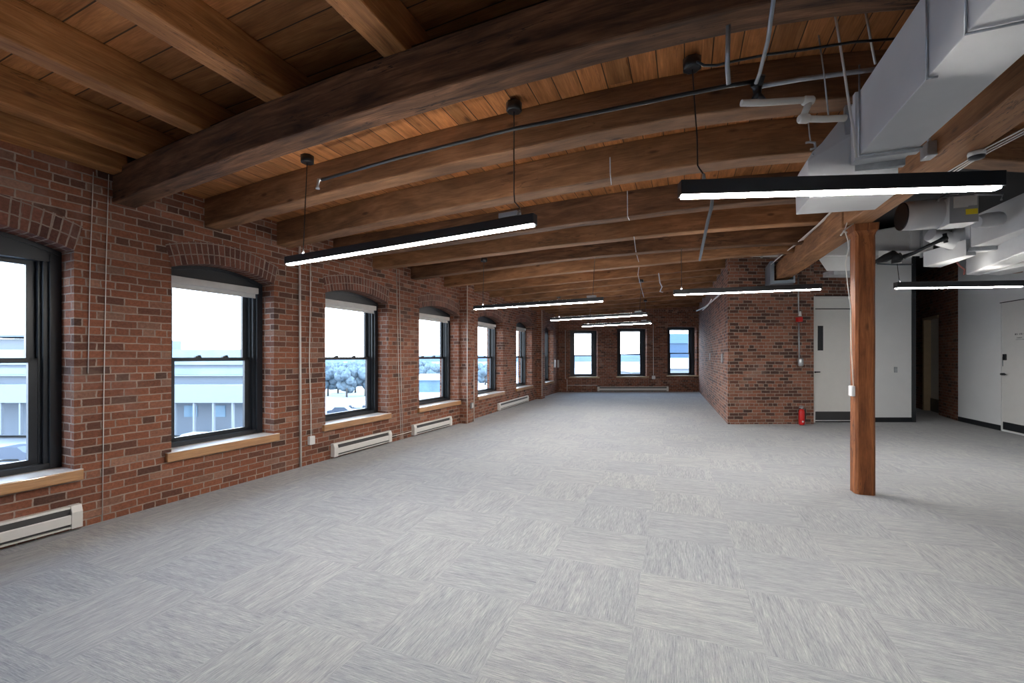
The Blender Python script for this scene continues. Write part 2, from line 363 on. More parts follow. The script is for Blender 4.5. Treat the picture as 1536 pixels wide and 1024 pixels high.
# ---------------------------------------------------------------- plan frames
UZ = V((0, 0, 1))
def floorpt(x, y): return W(x, y, z=0.0)
def line_hit(o, u, x):
    """distance along plan line o + s*u where photo column x crosses it"""
    k = (x - 768) / F
    return (k * o.y - o.x) / (u.x - k * u.y)
A0 = floorpt(154, 781.6); AB = V((-1.10, 9.18, 0)); UA = (AB - A0).normalized(); NA = V((UA.y, -UA.x, 0))   # NA points into the room
AS = AB - UA * 13.0                                                                        # wall A starts behind the camera
BC = floorpt(838, 587.5); UB = (BC - AB).normalized(); NB = V((UB.y, -UB.x, 0))
PC = V((4.51, 9.05, 0)); PF = V((7.50, 17.4, 0))                                           # brick pier: near corner, far corner
UF = (PF - BC).normalized(); NF = V((UF.y, -UF.x, 0))
UP = (PF - PC).normalized(); NP = V((-UP.y, UP.x, 0))
WT = .46
SILL_T, SPRING, RISE, RING = .487, 2.29, .105, .225
ZTOP = 3.75

def arch_wall(name, o, u, n, length, wins, label, top=ZTOP, pil=()):
    mb = MB(); NS = 14
    def p(s, d, z): return o + u * s - n * d + UZ * z
    def quad(s0, z0, s1, z1, d=0):
        mb.face([p(s0,d,z0), p(s1,d,z0), p(s1,d,z1), p(s0,d,z1)], [(s0,z0),(s1,z0),(s1,z1),(s0,z1)], 0)
    for d in (0, WT):
        cur = 0
        for (a, b, zs, zt, rise) in wins:
            quad(cur, -.02, a, top, d)
            quad(a, -.02, b, zs, d)
            for i in range(NS):
                t0, t1 = i/NS, (i+1)/NS; s0, s1 = lerp(a,b,t0), lerp(a,b,t1)
                z0 = zt + rise*(1-(2*t0-1)**2); z1 = zt + rise*(1-(2*t1-1)**2)
                mb.face([p(s0,d,z0), p(s1,d,z1), p(s1,d,top), p(s0,d,top)], [(s0,z0),(s1,z1),(s1,top),(s0,top)], 0)
            cur = b
        quad(cur, -.02, length, top, d)
    mb.face([p(0,0,-.02),p(0,WT,-.02),p(0,WT,top),p(0,0,top)]); mb.face([p(length,0,-.02),p(length,WT,-.02),p(length,WT,top),p(length,0,top)])
    mb.face([p(0,0,top),p(length,0,top),p(length,WT,top),p(0,WT,top)])
    for (a, b, zs, zt, rise) in wins:
        for s in (a, b):
            mb.face([p(s,0,zs), p(s,WT,zs), p(s,WT,zt), p(s,0,zt)], [(s,zs),(s+WT,zs),(s+WT,zt),(s,zt)], 0)
        mb.face([p(a,0,zs), p(b,0,zs), p(b,WT,zs), p(a,WT,zs)], [(a,0),(b,0),(b,WT),(a,WT)], 0)
        arc = 0
        for i in range(NS):
            t0, t1 = i/NS, (i+1)/NS; s0, s1 = lerp(a,b,t0), lerp(a,b,t1)
            z0 = zt + rise*(1-(2*t0-1)**2); z1 = zt + rise*(1-(2*t1-1)**2)
            L = math.hypot(s1-s0, z1-z0)
            mb.face([p(s0,0,z0), p(s1,0,z1), p(s1,WT,z1), p(s0,WT,z0)], [(.0,arc),(.0,arc+L),(WT,arc+L),(WT,arc)], 1)
            def nrm(t):
                v = V((b-a, -rise*4*(2*t-1)*1.0)).normalized(); return V((-v.y, v.x))
            q0, q1 = nrm(t0), nrm(t1); pr = -.006
            if rise > .02:
                P0, P1 = (s0+q0.x*RING*.7, z0+q0.y*RING), (s1+q1.x*RING*.7, z1+q1.y*RING)
                mb.face([p(s0,pr,z0), p(s1,pr,z1), p(P1[0],pr,P1[1]), p(P0[0],pr,P0[1])], [(0,arc),(0,arc+L),(.224,arc+L*1.12),(.224,arc)], 1)
                mb.face([p(s0,0,z0), p(s1,0,z1), p(s1,pr,z1), p(s0,pr,z0)], None, 1)
            arc += L
    for (s0, s1, pd, pz) in pil:
        c = [(s0,0),(s0,-pd),(s1,-pd),(s1,0)]; q = 0
        for k in range(3):
            (a1,b1),(a2,b2) = c[k], c[k+1]; L = math.hypot(a2-a1, b2-b1)
            mb.face([p(a1,b1,0), p(a2,b2,0), p(a2,b2,pz), p(a1,b1,pz)], [(s0+q,0),(s0+q+L,0),(s0+q+L,pz),(s0+q,pz)], 0); q += L
        mb.face([p(a,b,pz) for a, b in c])
    ob = mb.build(name, [M['brick'], M['arch']], merge=False)
    tag(ob, label, 'wall', kind='structure'); return ob

def winspan(o, u, x0, x1): return line_hit(o, u, x0), line_hit(o, u, x1)
wA = []
b1 = line_hit(AS, UA, 111); wA.append((b1 - 1.1, b1, .44, SPRING, RISE))
for x0, x1 in ((257, 411), (488, 581.5), (628.7, 687.6)):
    a, b = winspan(AS, UA, x0, x1); wA.append((a, b, .44, SPRING, RISE))
back = (wA[0][0] - 1.95, wA[0][0] - .85, .44, SPRING, RISE)  # this and the next: unseen windows behind the camera, added for daylight
back2 = (back[0] - 1.95, back[0] - .85, .44, SPRING, RISE)
wA = [back2, back] + wA
LB = (BC - AB).length
wB = []
for x0, x1, zt in ((716.8, 754.4, 2.31), (774.5, 797.6, 2.36), (817, 830, 2.40)):
    a, b = winspan(AB, UB, x0, x1); wB.append((a, b, .44, zt, RISE))
LF = (PF - BC).length
wF = []
for x0, x1, zs, zt in ((856, 897, .55, 2.44), (926.5, 971, .56, 2.52), (1002, 1045.5, .60, 2.58)):
    a, b = winspan(BC, UF, x0, x1); wF.append((a, b, zs, zt, .012))
s_p2 = line_hit(AB, UB, 799) + .35
arch_wall('wall_left', AS, UA, NA, 13.02, wA, 'red brick left wall with arched windows, near stretch')
arch_wall('wall_left_far', AB, UB, NB, LB, wB, 'red brick left wall beyond the first pilaster, with narrow-looking windows',
          pil=((.0, .36, .16, 3.2), (s_p2 + .1, s_p2 + .5, .17, 3.3)))
arch_wall('wall_back', BC - UF*.02, UF, NF, LF + .5, wF, 'red brick end wall with three square-headed windows')

def boxwall(name, pts, z1, mat, label, z0=-.02, th=.2, left=True, name_kind='structure', cat='wall'):
    """wall standing on plan polyline pts, thickened away from the room"""
    mb = MB(); d = 0
    for a, b in zip(pts[:-1], pts[1:]):
        a, b = V(a), V(b); u = (b-a).normalized(); n = V((-u.y, u.x, 0)) * (th if left else -th); L = (b-a).length
        A, B, C, D = a, b, b+n, a+n
        for p, q, l in ((A,B,L),(B,C,th),(C,D,L),(D,A,th)):
            mb.face([p+UZ*z0, q+UZ*z0, q+UZ*z1, p+UZ*z1], [(d,z0),(d+l,z0),(d+l,z1),(d,z1)])
        mb.face([A+UZ*z1,B+UZ*z1,C+UZ*z1,D+UZ*z1]); d += L
    o = mb.build(name, mat, merge=False); tag(o, label, cat, kind=name_kind); return o

# pier wall (left face and near face) and the wall above/beside the door
PD = V((6.33, 9.09, 0)); DY = 9.35
mb = MB(); pg = [PF + UP*.3, PC, PD, PD + V((0,.34,0)), PC + V((.5,.36,0)), PF + UP*.3 + V((.4,0,0))]; d_ = 0
for k in range(6):
    a_, b_ = pg[k], pg[(k+1)%6]; L_ = (b_-a_).length
    mb.face([a_-UZ*.02, b_-UZ*.02, b_+UZ*3.75, a_+UZ*3.75], [(d_,0),(d_+L_,0),(d_+L_,3.77),(d_,3.77)]); d_ += L_
tag(mb.build('wall_right_far', M['pier'], merge=False), 'brick corner wall beyond the timber column, right side of the long room', 'wall', kind='structure')
boxwall('wall_over_door', [(6.30, 9.10, 0), (7.44, 9.20, 0)], 3.75, M['pier'], 'strip of brick above the white door behind the column', z0=2.70, th=.3)
WR0, WR1 = V((7.48, DY, 0)), V((8.62, DY, 0))
boxwall('wall_right_panel', [WR0, WR1], 3.75, M['wall'], 'white painted wall panel right of the timber column', th=.18)
mb = MB(); mb.box(8.62, DY-.03, 0, 8.69, DY+.9, 3.75); tag(mb.build('trim_1', M['black']), 'black vertical edge at the end of the white wall panel', 'trim', kind='structure')
# brick wall of the recess, with door opening
R0, R1 = V((9.80, 9.52, 0)), V((11.7, 12.95, 0)); UR = (R1-R0).normalized()
sa, sb = line_hit(R0, UR, 1408), line_hit(R0, UR, 1384.5)
mb = MB(); nR = V((UR.y, -UR.x, 0)) * .35
def rp(s, z): return R0 + UR*s + UZ*z
LR = (R1-R0).length
for s0, s1, z0, z1 in ((0, sa, -.02, 3.75), (sb, LR, -.02, 3.75), (sa, sb, 2.42, 3.75)):
    for off in (V((0,0,0)), nR):
        mb.face([rp(s0,z0)+off, rp(s1,z0)+off, rp(s1,z1)+off, rp(s0,z1)+off], [(s0,z0),(s1,z0),(s1,z1),(s0,z1)])
for s in (sa, sb): mb.face([rp(s,0), rp(s,2.42), rp(s,2.42)+nR, rp(s,0)+nR])
mb.face([rp(sa,2.42), rp(sb,2.42), rp(sb,2.42)+nR, rp(sa,2.42)+nR])
tag(mb.build('wall_recess', M['brick'], merge=False), 'dim brick wall of the recess with a narrow door opening', 'wall', kind='structure')
boxwall('wall_recess_end', [(8.5, 12.9, 0), (12.0, 12.9, 0)], 3.75, M['brick'], 'brick wall at the end of the dim recess')
boxwall('wall_recess_side', [(8.69, 13.0, 0), (8.69, DY+.1, 0)], 3.75, M['wall'], 'white side wall inside the dim recess', th=.1, left=False)
# white right wall
S0, S1 = V((9.80, 9.52, 0)), V((9.02, 7.45, 0)); US = (S1-S0).normalized()
boxwall('wall_right', [S0, S1, S1 + US*1.4, V((8.6, -3.6, 0))], 3.75, M['wall'], 'white painted wall with a flush door at the right edge', th=.2, left=True)
boxwall('wall_front', [V((8.7, -3.5, 0)), V((-7.5, -3.5, 0))], 3.75, M['wall'], 'white wall behind the camera', th=.2, left=False)
# baseboards
def strip(name, a, b, h, th, mat, label, z0=0., kind='structure', n=None, cat='baseboard'):
    a, b = V(a), V(b); u = (b-a).normalized(); n = n or V((u.y, -u.x, 0)); mb = MB(); mb.obox(a + UZ*z0, u, n, (b-a).length, th, h)
    o = mb.build(name, mat); tag(o, label, cat, kind=kind); return o
strip('baseboard_panel', WR0 + V((0,-.001,0)), WR1 + V((0,-.001,0)), .10, .012, M['black'], 'black baseboard under the white wall panel')
strip('baseboard_right', S0 + US*.02, S0 + US*1.36, .10, .012, M['black'], 'black baseboard along the white right wall', n=V((US.y, -US.x, 0)))

# ---------------------------------------------------------------- floor
mb = MB(); ga = math.atan2(247, 650); cu, su = math.cos(ga), math.sin(ga)
q = [V((-8,-3.6,0)), V((12.3,-3.6,0)), V((12.3,18.2,0)), V((-2.5,18.2,0))]
mb.face(q, [((p.x+.23)*cu-(p.y)*su, (p.x+.23)*su+(p.y)*cu) for p in q])
mb.face([p - UZ*.25 for p in q][::-1])
for i in range(4): mb.face([q[i], q[(i+1)%4], q[(i+1)%4]-UZ*.25, q[i]-UZ*.25])
tag(mb.build('floor', M['carpet']), 'grey streaked carpet tile floor laid quarter turn', 'floor', kind='structure')

# ---------------------------------------------------------------- ceiling joists
GA = V((1.781-.37*3.2, -3.2, 0)); GU = V((.37, 1, 0)).normalized()                # girder left edge in plan, near part
def girder_x(Y): return 1.781 + .37*Y if Y < 4.55 else 3.5 + .4375*(Y-4.6)
JP = [
 [(168.8,303.4),(296.7,253),(420,208.3),(580,154.7),(680,125.9),(850,74.5),(950,48),(1040,24),(1140,1),(1240,-16),(1369,-30),(1500,-38)],
 [(306.6,339),(420,307),(580,266.8),(680,244.5),(850,206.7),(950,186.3),(1040,171),(1140,158),(1240,147.6),(1400,136),(1530,131)],
 [(415,367.7),(580,328.9),(680,309.7),(850,278),(950,260.5),(1040,245.8),(1140,233),(1240,224),(1330,223),(1440,236),(1536,244),(1600,247)],
 [(500,388),(680,362),(850,336),(950,323.5),(1040,311.5),(1140,301),(1262,294),(1330,292)],
 [(559,402.5),(680,387.7),(850,365.5),(950,355.3),(1040,346.5),(1140,338),(1230,332),(1270,330)],
 [(616,418),(680,409.5),(850,388.5),(950,379),(1040,371.8),(1140,366),(1230,362)],
 [(666,430),(850,408),(950,398.7),(1040,390),(1100,384),(1200,377)],
 [(706,438),(1088,401)],[(734,446),(1081,411)],[(756,452),(1075,421)],[(772,457),(1069,430)],[(786,461.5),(1063,438)],
 [(798,465.5),(1058,446)],[(810,468.5),(1053,453)],[(822,471),(1049,459)],[(832,473.5),(1046,464)]]
ordn = ['first','second','third','fourth','fifth','sixth','seventh','eighth','ninth','tenth','eleventh','twelfth','thirteenth','fourteenth','fifteenth']
JL = []
for k, pts in enumerate(JP):
    x0, y0 = pts[0]
    o, u = (AS, UA) if x0 < 690 else (AB, UB)
    p = o + u * line_hit(o, u, x0); L = W(x0, y0, Y=p.y)
    if k < 7:
        zL, zR, XR = L.z, 3.06, None
        line = [L]
        XR = {0:2.6,1:2.85,2:3.15,3:3.5,4:3.75,5:4.05,6:4.5}[k]
        for x, y in pts[1:]:
            z = 2.9
            for _ in range(30):
                q = W(x, y, z=z); t = max(0, min(1.0, (q.x - L.x)/(XR - L.x))); z = lerp(z, lerp(zL, zR, t), .6)
            line.append(W(x, y, z=z))
    else:
        x1, y1 = pts[-1]; pr = PC + UP * line_hit(PC, UP, x1); R = W(x1, y1, Y=pr.y)
        line = [lerp(L, R, i/8) for i in range(9)]
    # resample evenly with a gentle smoothing
    JL.append(line)
def resample(line, n):
    D = [0]
    for a, b in zip(line[:-1], line[1:]): D.append(D[-1] + (b-a).length)
    out = []
    for i in range(n+1):
        d = D[-1]*i/n; j = 0
        while j < len(D)-2 and D[j+1] < d: j += 1
        out.append(lerp(line[j], line[j+1], (d-D[j])/(D[j+1]-D[j])))
    return out
JS = []
for k, l in enumerate(JL):
    s = resample(l, 28)
    if k < 7:
        for _ in range(3): s = [s[0]] + [(s[i-1] + s[i]*2 + s[i+1])/4 for i in range(1, len(s)-1)] + [s[-1]]
    JS.append(s)
JH = .285
def jn(line): d = (line[-1]-line[0]); d.z = 0; d.normalize(); return V((-d.y, d.x, 0))
for k, s in enumerate(JS):
    n = jn(s); w = [.175,.175,.20,.17,.17,.17,.16][k] if k < 7 else .135
    s2 = [s[0] - (s[1]-s[0]).normalized()*.12] + s
    if k > 6: s2 = s2 + [s[-1] + (s[-1]-s[-2]).normalized()*.1]
    s2 = [p + V((random.uniform(-1,1), random.uniform(-1,1), random.uniform(-1,1)))*.0025 for p in s2]
    mb = MB(); mb.beam(s2, n, w, JH)
    ob = mb.build('ceiling_beam' if k == 0 else 'ceiling_joist', M['dark'] if k == 0 else M['joist_dark'] if k in (3, 5) else M['joist'], bevel=.012)
    if k == 0: tag(ob, 'near-black heavy timber beam crossing the top of the photo', 'beam')
    else: tag(ob, '%s brown timber joist beyond the heavy dark beam, counting away from the camera' % ordn[k-1], 'joist', 'timber ceiling joists across the long room')

# deck boards above the joists (boards cross the joists)
mb = MB(); nS = 28; cums = [0]
tops = [[p + UZ*(JH-.004) + jn(s)*.05 for p in s] for s in JS]
tops.append([p + jn(JS[-1])*1.2 for p in tops[-1]])
for a, b in zip(tops[:-1], tops[1:]): cums.append(cums[-1] + (b[14]-a[14]).length)
for i in range(len(tops)-1):
    for j in range(nS):
        a, b, c, d = tops[i][j], tops[i][j+1], tops[i+1][j+1], tops[i+1][j]
        if j == 0: ext = (a-tops[i][1]).normalized()*.3; a = a+ext; d = d+ext
        if j == nS-1: ext = (b-a).normalized()*.3; b = b+ext; c = c+ext
        s = lambda p: p.x*.93 - p.y*.37
        mb.face([a, b, c, d], [(cums[i], s(a)), (cums[i], s(b)), (cums[i+1], s(c)), (cums[i+1], s(d))])
        mb.face([p + UZ*.05 for p in (d, c, b, a)], [(0,0)]*4)
tag(mb.build('ceiling', M['board'], merge=False), 'orange-brown timber deck boards above the joists of the long room', 'ceiling', kind='structure')

# near bay: joists running away from the camera and resting on the dark beam
UN = V((267, 650, 0)).normalized(); NN = V((UN.y, -UN.x, 0))
def z_top_beam(x):
    s = JS[0]
    for a, b in zip(s[:-1], s[1:]):
        if a.x <= x <= b.x: return lerp(a.z, b.z, (x-a.x)/(b.x-a.x)) + JH
    return (s[0].z if x < s[0].x else s[-1].z) + JH
near = [((176, 258), .16), ((202, 238.6), .16), ((285, 200.5), .15), ((398, 154), .17), ((572, 84), .165), ((860, -30), .165)]
nw = ['against the brick wall', 'second from the brick wall', 'third from the brick wall', 'fourth from the brick wall', 'fifth from the brick wall', 'sixth from the brick wall']
NH = .25
for i, ((x, y), w) in enumerate(near):
    z = 3.05
    for _ in range(8): p = W(x, y, z=z); z = z_top_beam(p.x)
    if i == 0: p = AS + UA*line_hit(AS, UA, 172) + UZ*3.0 + NA*.005; d = UA; nn = NA
    else: d = UN; nn = NN
    z = p.z
    a = p + d*(.02 if i == 0 else .9); b = p - d*6.6
    mb = MB(); line = [lerp(b, a, t/14) + V((0,0,random.uniform(-.003,.003))) for t in range(15)]
    for q in line: q.z = z + .001
    mb.beam(line, nn, w, NH)
    ob = mb.build('ceiling_joist', M['near'], bevel=.01)
    tag(ob, 'warm brown joist in the near ceiling bay, ' + nw[i], 'joist', 'joists of the near ceiling bay')
mb = MB(); B = [q + UZ*(JH+NH-.005) for q in JS[0]]; B[0] = B[0] - V((1.2, -.5, 0)); B[-1] = B[-1] + V((.6,0,0))
for i in range(len(B)-1):
    a, b = B[i] + UN*.85, B[i+1] + UN*.85; c, d = B[i+1] - UN*6.8, B[i] - UN*6.8
    ul = [((p.x*UN.y - p.y*UN.x), (p.x*UN.x + p.y*UN.y)) for p in (a, b, c, d)]
    mb.face([a, b, c, d], ul); mb.face([p+UZ*.05 for p in (d, c, b, a)], [(0,0)]*4)
tag(mb.build('ceiling_near', M['wideboard'], merge=False), 'orange-brown timber deck boards of the near ceiling bay', 'ceiling', kind='structure')
# dark ceiling of the right side
mb = MB()
poly = [V((2.9,-3.6,3.62)), V((12.4,-3.6,3.62)), V((12.4,13.2,3.62)), V((4.8,13.2,3.62)), V((4.2,6.8,3.50)), V((3.2,3.5,3.42)), V((2.7,1.6,3.40))]
mb.face(poly); mb.face([p+UZ*.06 for p in poly][::-1])
tag(mb.build('ceiling_right', M['bdark'], merge=False), 'near-black ceiling above the ducts on the right', 'ceiling', kind='structure')
mb = MB()
q = [V((-8,-3.7,3.82)), V((12.5,-3.7,3.82)), V((12.5,18.3,3.82)), V((-3,18.3,3.82))]
mb.face(q); mb.face([p+UZ*.2 for p in q][::-1])
tag(mb.build('ceiling_roof', M['bdark'], merge=False), 'roof slab above the boards', 'roof', kind='structure')

# ---------------------------------------------------------------- girder and column
def girder(name, a, b, w, h, label):
    u = (b-a); u.z = 0; u.normalize(); n = V((u.y, -u.x, 0))
    line = [lerp(a, b, i/16) + V((random.uniform(-1,1)*.003, 0, random.uniform(-1,1)*.003)) for i in range(17)]
    mb = MB(); mb.beam(line, n, w, h); o = mb.build(name, M['girder'], bevel=.015); tag(o, label, 'beam', 'girder over the column'); return o
girder('girder', V((girder_x(-3.3), -3.3, 2.775)), V((girder_x(4.52), 4.52, 2.775)), .24, .285, 'knotty timber girder running from the column top to the upper right corner')
girder('girder', V((3.50, 4.60, 2.775)), V((5.36, 8.98, 2.94)), .26, .285, 'timber girder running from behind the column to the brick corner wall')
# saddle at the wall
root = thing('beam_saddle'); gd = V((.4375,1,0)).normalized(); gn = V((gd.y,-gd.x,0)); c0 = V((5.06, 8.32, 2.86))
mb = MB(); mb.obox(c0 - gn*.03 - UZ*.05, gd, gn, .72, .34, .06); part(mb, 'seat_plate', M['steel'], root)
mb = MB(); mb.obox(c0 - gn*.09 - UZ*.05, gd, gn, .72, .07, .44); part(mb, 'side_plate', M['steel'], root)
mb = MB(); mb.obox(c0 + gn*.29 - UZ*.05, gd, gn, .72, .03, .44); part(mb, 'side_plate', M['steel'], root)
tag(recentre(root, c0), 'blue-grey steel saddle holding the girder end at the brick corner wall', 'bracket')

root = thing('timber_column'); cc = V((3.648, 4.51, 0)); ug = V((.336,.942,0)); ng = V((.942,-.336,0))
def octo(c, h, ch, z):
    P = []
    for sx, sy in ((-1,-1),(1,-1),(1,1),(-1,1)):
        a = c + ng*(sx*h) + ug*(sy*h); 
        d1 = ng*(-sx*ch); d2 = ug*(-sy*ch)
        pr = [a + d2, a + d1] if sx*sy > 0 else [a + d1, a + d2]
        if (sx, sy) in ((-1,-1),(1,1)): pr = [a + d2, a + d1]
        else: pr = [a + d1, a + d2]
        P += [p + UZ*z for p in pr]
    return P
def loft(mb, rings, m=0):
    for r0, r1 in zip(rings[:-1], rings[1:]):
        for k in range(len(r0)):
            k2 = (k+1) % len(r0); w = (r0[k2]-r0[k]).length
            mb.face([r0[k], r0[k2], r1[k2], r1[k]], [(r0[k].z, k*.1), (r0[k].z, k*.1+w), (r1[k].z, k*.1+w), (r1[k].z, k*.1)], m)
    mb.face(rings[0][::-1]); mb.face(rings[-1])
mb = MB(); rg = [octo(cc, .085+random.uniform(-.0015,.0015), .022, z) for z in [0,.2,.5,.8,1.1,1.4,1.7,2.0,2.3,2.5]]
rg += [octo(cc, .085, .022, 2.655), octo(cc, .089, .016, 2.68), octo(cc, .102, .010, 2.705)]
loft(mb, rg); part(mb, 'shaft', M['column'], root)
mb = MB(); loft(mb, [octo(cc, .104, .008, 2.705), octo(cc, .108, .008, 2.775)]); part(mb, 'capital', M['column'], root)
tag(recentre(root, cc), 'reddish timber column with chamfered corners standing on the carpet', 'column')

# ---------------------------------------------------------------- windows
wcount = [0]
def window(o, u, n, spec, label, shade=True, flat=False, blind_label=None):
    wcount[0] += 1
    a, b, zs, zt, rise = spec; root = thing('window_%d' % wcount[0])
    def p(s, d, z): return o + u*s - n*d + UZ*z
    def bx(mb, s0, s1, d0, d1, z0, z1): mb.obox(p(s0, d1, z0), u, n, s1-s0, d1-d0, z1-z0)
    j = .07 if not flat else .10; zb = SILL_T + .0 if not flat else zs + .05
    head = zt - .09 if not flat else zt - .07
    # frame: jambs, bottom rail, arched head panel
    mb = MB()
    for s0, s1, d0, d1 in ((a, a+j, .205, .30), (b-j, b, .205, .30), (a+j, a+j+.03, .235, .34), (b-j-.03, b-j, .235, .34), (a+j+.03,a+j+.05,.27,.34),(b-j-.05,b-j-.03,.27,.34)):
        bx(mb, s0, s1, d0, d1, zb, head + (.06 if not flat else .03))
    bx(mb, a, b, .215, .32, zb, zb+.05)
    if flat: bx(mb, a, b, .205, .30, head, zt + .03)
    else:
        NS = 12; bx(mb, a, b, .215, .30, head, zt - .01)
        for i in range(NS):
            t0, t1 = i/NS, (i+1)/NS; s0, s1 = lerp(a,b,t0), lerp(a,b,t1)
            z0 = zt + rise*(1-(2*t0-1)**2); z1 = zt + rise*(1-(2*t1-1)**2)
            mb.hexa([p(s0,.22,zt-.012), p(s1,.22,zt-.012), p(s1,.29,zt-.012), p(s0,.29,zt-.012), p(s0,.22,z0), p(s1,.22,z1), p(s1,.29,z1), p(s0,.29,z0)])
            # raised bead following the arch
            mb.hexa([p(s0,.205,z0-.035), p(s1,.205,z1-.035), p(s1,.22,z1-.035), p(s0,.22,z0-.035), p(s0,.205,z0), p(s1,.205,z1), p(s1,.22,z1), p(s0,.22,z0)])
    part(mb, 'window_frame', M['frame'], root)
    g0, g1 = a+j+.05, b-j-.05; st = .055; mid = 1.385 if not flat else lerp(zb, head, .475)
    # upper sash (outer), lower sash (inner)
    for nm, z0, z1, d in (('upper_sash', mid-.02, head+.01, .315), ('lower_sash', zb+.03, mid+.02, .275)):
        mb = MB()
        bx(mb, g0-.01, g0+st, d, d+.035, z0, z1); bx(mb, g1-st, g1+.01, d, d+.035, z0, z1)
        bx(mb, g0, g1, d, d+.035, z0, z0+(.04 if nm[0]=='u' else .06)); bx(mb, g0, g1, d, d+.035, z1-(.045 if nm[0]=='u' else .035), z1)
        s = part(mb, nm, M['frame'], root)
        mb = MB(); bx(mb, g0+st-.005, g1-st+.005, d+.012, d+.018, z0+.03, z1-.03); gp = part(mb, 'pane', M['glass'], s)
        if nm[0] == 'l' and not flat:
            for t in (.33, .67):
                mb = MB(); c = lerp(g0, g1, t); bx(mb, c-.03, c+.03, d-.008, d+.025, z1, z1+.014); bx(mb, c-.012, c+.02, d-.015, d+.015, z1+.012, z1+.026); part(mb, 'sash_lock', M['frame'], s)
    # sill
    if not flat:
        mb = MB(); bx(mb, a-.055, b+.045, -.045, 0, SILL_T-.085, SILL_T); bx(mb, a, b, 0, .22, SILL_T-.05, SILL_T)
        mb.obox(p(a-.055, -.045, SILL_T), u, n, b-a+.10, .006, .012) if False else None
        sublabel(part(mb, 'sill', M['sill'], root, bevel=.006), 'varnished wooden sill')
        mb = MB(); bx(mb, a-.053, b+.043, -.043, 0, SILL_T, SILL_T+.004); bx(mb, a, b, 0, .215, SILL_T, SILL_T+.004); sublabel(part(mb, 'sill_sheen_layer', M['sill_sheen'], root), 'sill top layer with sky sheen painted in')  # pale layer: the sky's reflection on the sill is put into its colour
    else:
        mb = MB(); bx(mb, a-.06, b+.06, -.03, .22, zb-.045, zb); part(mb, 'sill', M['tan'], root, bevel=.004)
    tag(recentre(root, p((a+b)/2, .25, zb)), label, 'window', kind='structure')
    if shade:
        r = thing('roller_blind')
        w0, w1 = a+j+.005, b-j-.005; zc = head - .0
        mb = MB(); bx(mb, w0, w1, .165, .215, zc-.035, zc+.035); part(mb, 'cassette', M['shade'], r, bevel=.006)
        mb = MB(); bx(mb, w0+.01, w1-.01, .212, .216, zc-.075, zc-.03); part(mb, 'cloth', M['shade'], r)
        mb = MB(); bx(mb, w0+.01, w1-.01, .206, .220, zc-.085, zc-.070); part(mb, 'bottom_bar', M['white'], r)
        tag(recentre(r, p((w0+w1)/2, .2, zc)), blind_label, 'blind', 'rolled up blinds')
    return root
wl = [None, None,
 'black sash window cut by the left edge of the photo, white-blue building behind it',
 'black arched sash window with blind, second from the left edge of the photo',
 'black arched sash window right of the white wall conduit, above a baseboard heater',
 'black arched sash window just before the first brick pilaster']
bl = [None, None, None, 'rolled white blind at the head of the second arched window', 'rolled white blind above the window right of the wall conduit',
 'rolled white blind at the window just before the first pilaster']
for i, s in enumerate(wA):
    window(AS, UA, NA, s, wl[i] or ('added unseen sash window behind the camera for daylight, %s' % ('nearer' if i else 'farther')), shade=bl[i] is not None, blind_label=bl[i])
for s, l, bb in zip(wB, ('black arched sash window just past the first brick pilaster', 'narrow-looking sash window just before the second brick pilaster', 'last sash window on the left wall, near the far corner'),
                ('rolled white blind at the window just past the first pilaster', 'rolled white blind at the window just before the second pilaster', None)):
    window(AB, UB, NB, s, l, shade=bb is not None, blind_label=bb)
for s, l in zip(wF, ('left of the three windows in the far end wall', 'middle of the three windows in the far end wall', 'right of the three windows in the far end wall')):
    window(BC, UF, NF, s, l, shade=False, flat=True)

# ---------------------------------------------------------------- baseboard heaters
def heater(o, u, n, s0, s1, label, d=0., z0=.03, h=.175, grp='electric baseboard heaters'):
    root = thing('baseboard_heater'); dp = .065
    def p(s, dd, z): return o + u*s + n*(dd+d) + UZ*z
    mb = MB(); mb.obox(p(s0+.06, .0, z0), u, n, s1-s0-.12, .012, h)                        # back plate
    prof = [(.012, h-.012), (.012, h), (.045, h), (dp, h-.035), (dp, h-.04), (.03, h-.012)]
    def ext(mb, prof, a, b):
        P = [[p(s, q[0], z0+q[1]) for q in prof] for s in (a, b)]
        for k in range(len(prof)):
            k2 = (k+1) % len(prof); mb.face([P[0][k], P[0][k2], P[1][k2], P[1][k]])
        mb.face(P[0][::-1]); mb.face(P[1])
    ext(mb, [(.012,h-.004),(.012,h),(.05,h),(.054,h-.018),(.050,h-.018),(.047,h-.004)], s0+.06, s1-.06)
    ext(mb, [(.058,.035),(.066,.035),(.066,h-.072),(.063,h-.064),(.058,h-.069)], s0+.06, s1-.06)
    ext(mb, [(0,0),(.062,0),(.064,.012),(0,.012)], s0+.06, s1-.06)
    part(mb, 'cover', M['heater'], root)
    mb = MB(); mb.obox(p(s0+.06, .012, z0+.014), u, n, s1-s0-.12, .034, h-.03); part(mb, 'fins', M['fin'], root)
    for a in (s0, s1-.07):
        mb = MB(); ext(mb, [(0,-.005),(.070,-.005),(.072,h-.05),(.052,h+.003),(0,h+.003)], a, a+.07); part(mb, 'end_cap', M['heater'], root, bevel=.003)
    tag(recentre(root, p((s0+s1)/2, 0, 0)), label, 'heater', grp)
lh = lambda x: line_hit(AS, UA, x)
e1 = lh(118); heater(AS, UA, NA, e1-1.55, e1, 'white baseboard heater under the window at the left edge')
heater(AS, UA, NA, lh(496), lh(583), 'white baseboard heater under the window right of the white conduit')
heater(AS, UA, NA, lh(617), lh(674), 'white baseboard heater just before the first pilaster')
heater(AB, UB, NB, line_hit(AB, UB, 746), line_hit(AB, UB, 790), 'beige baseboard heater between the two brick pilasters')
heater(BC, UF, NF, line_hit(BC, UF, 896), line_hit(BC, UF, 1002), 'long baseboard heater on the far end wall')

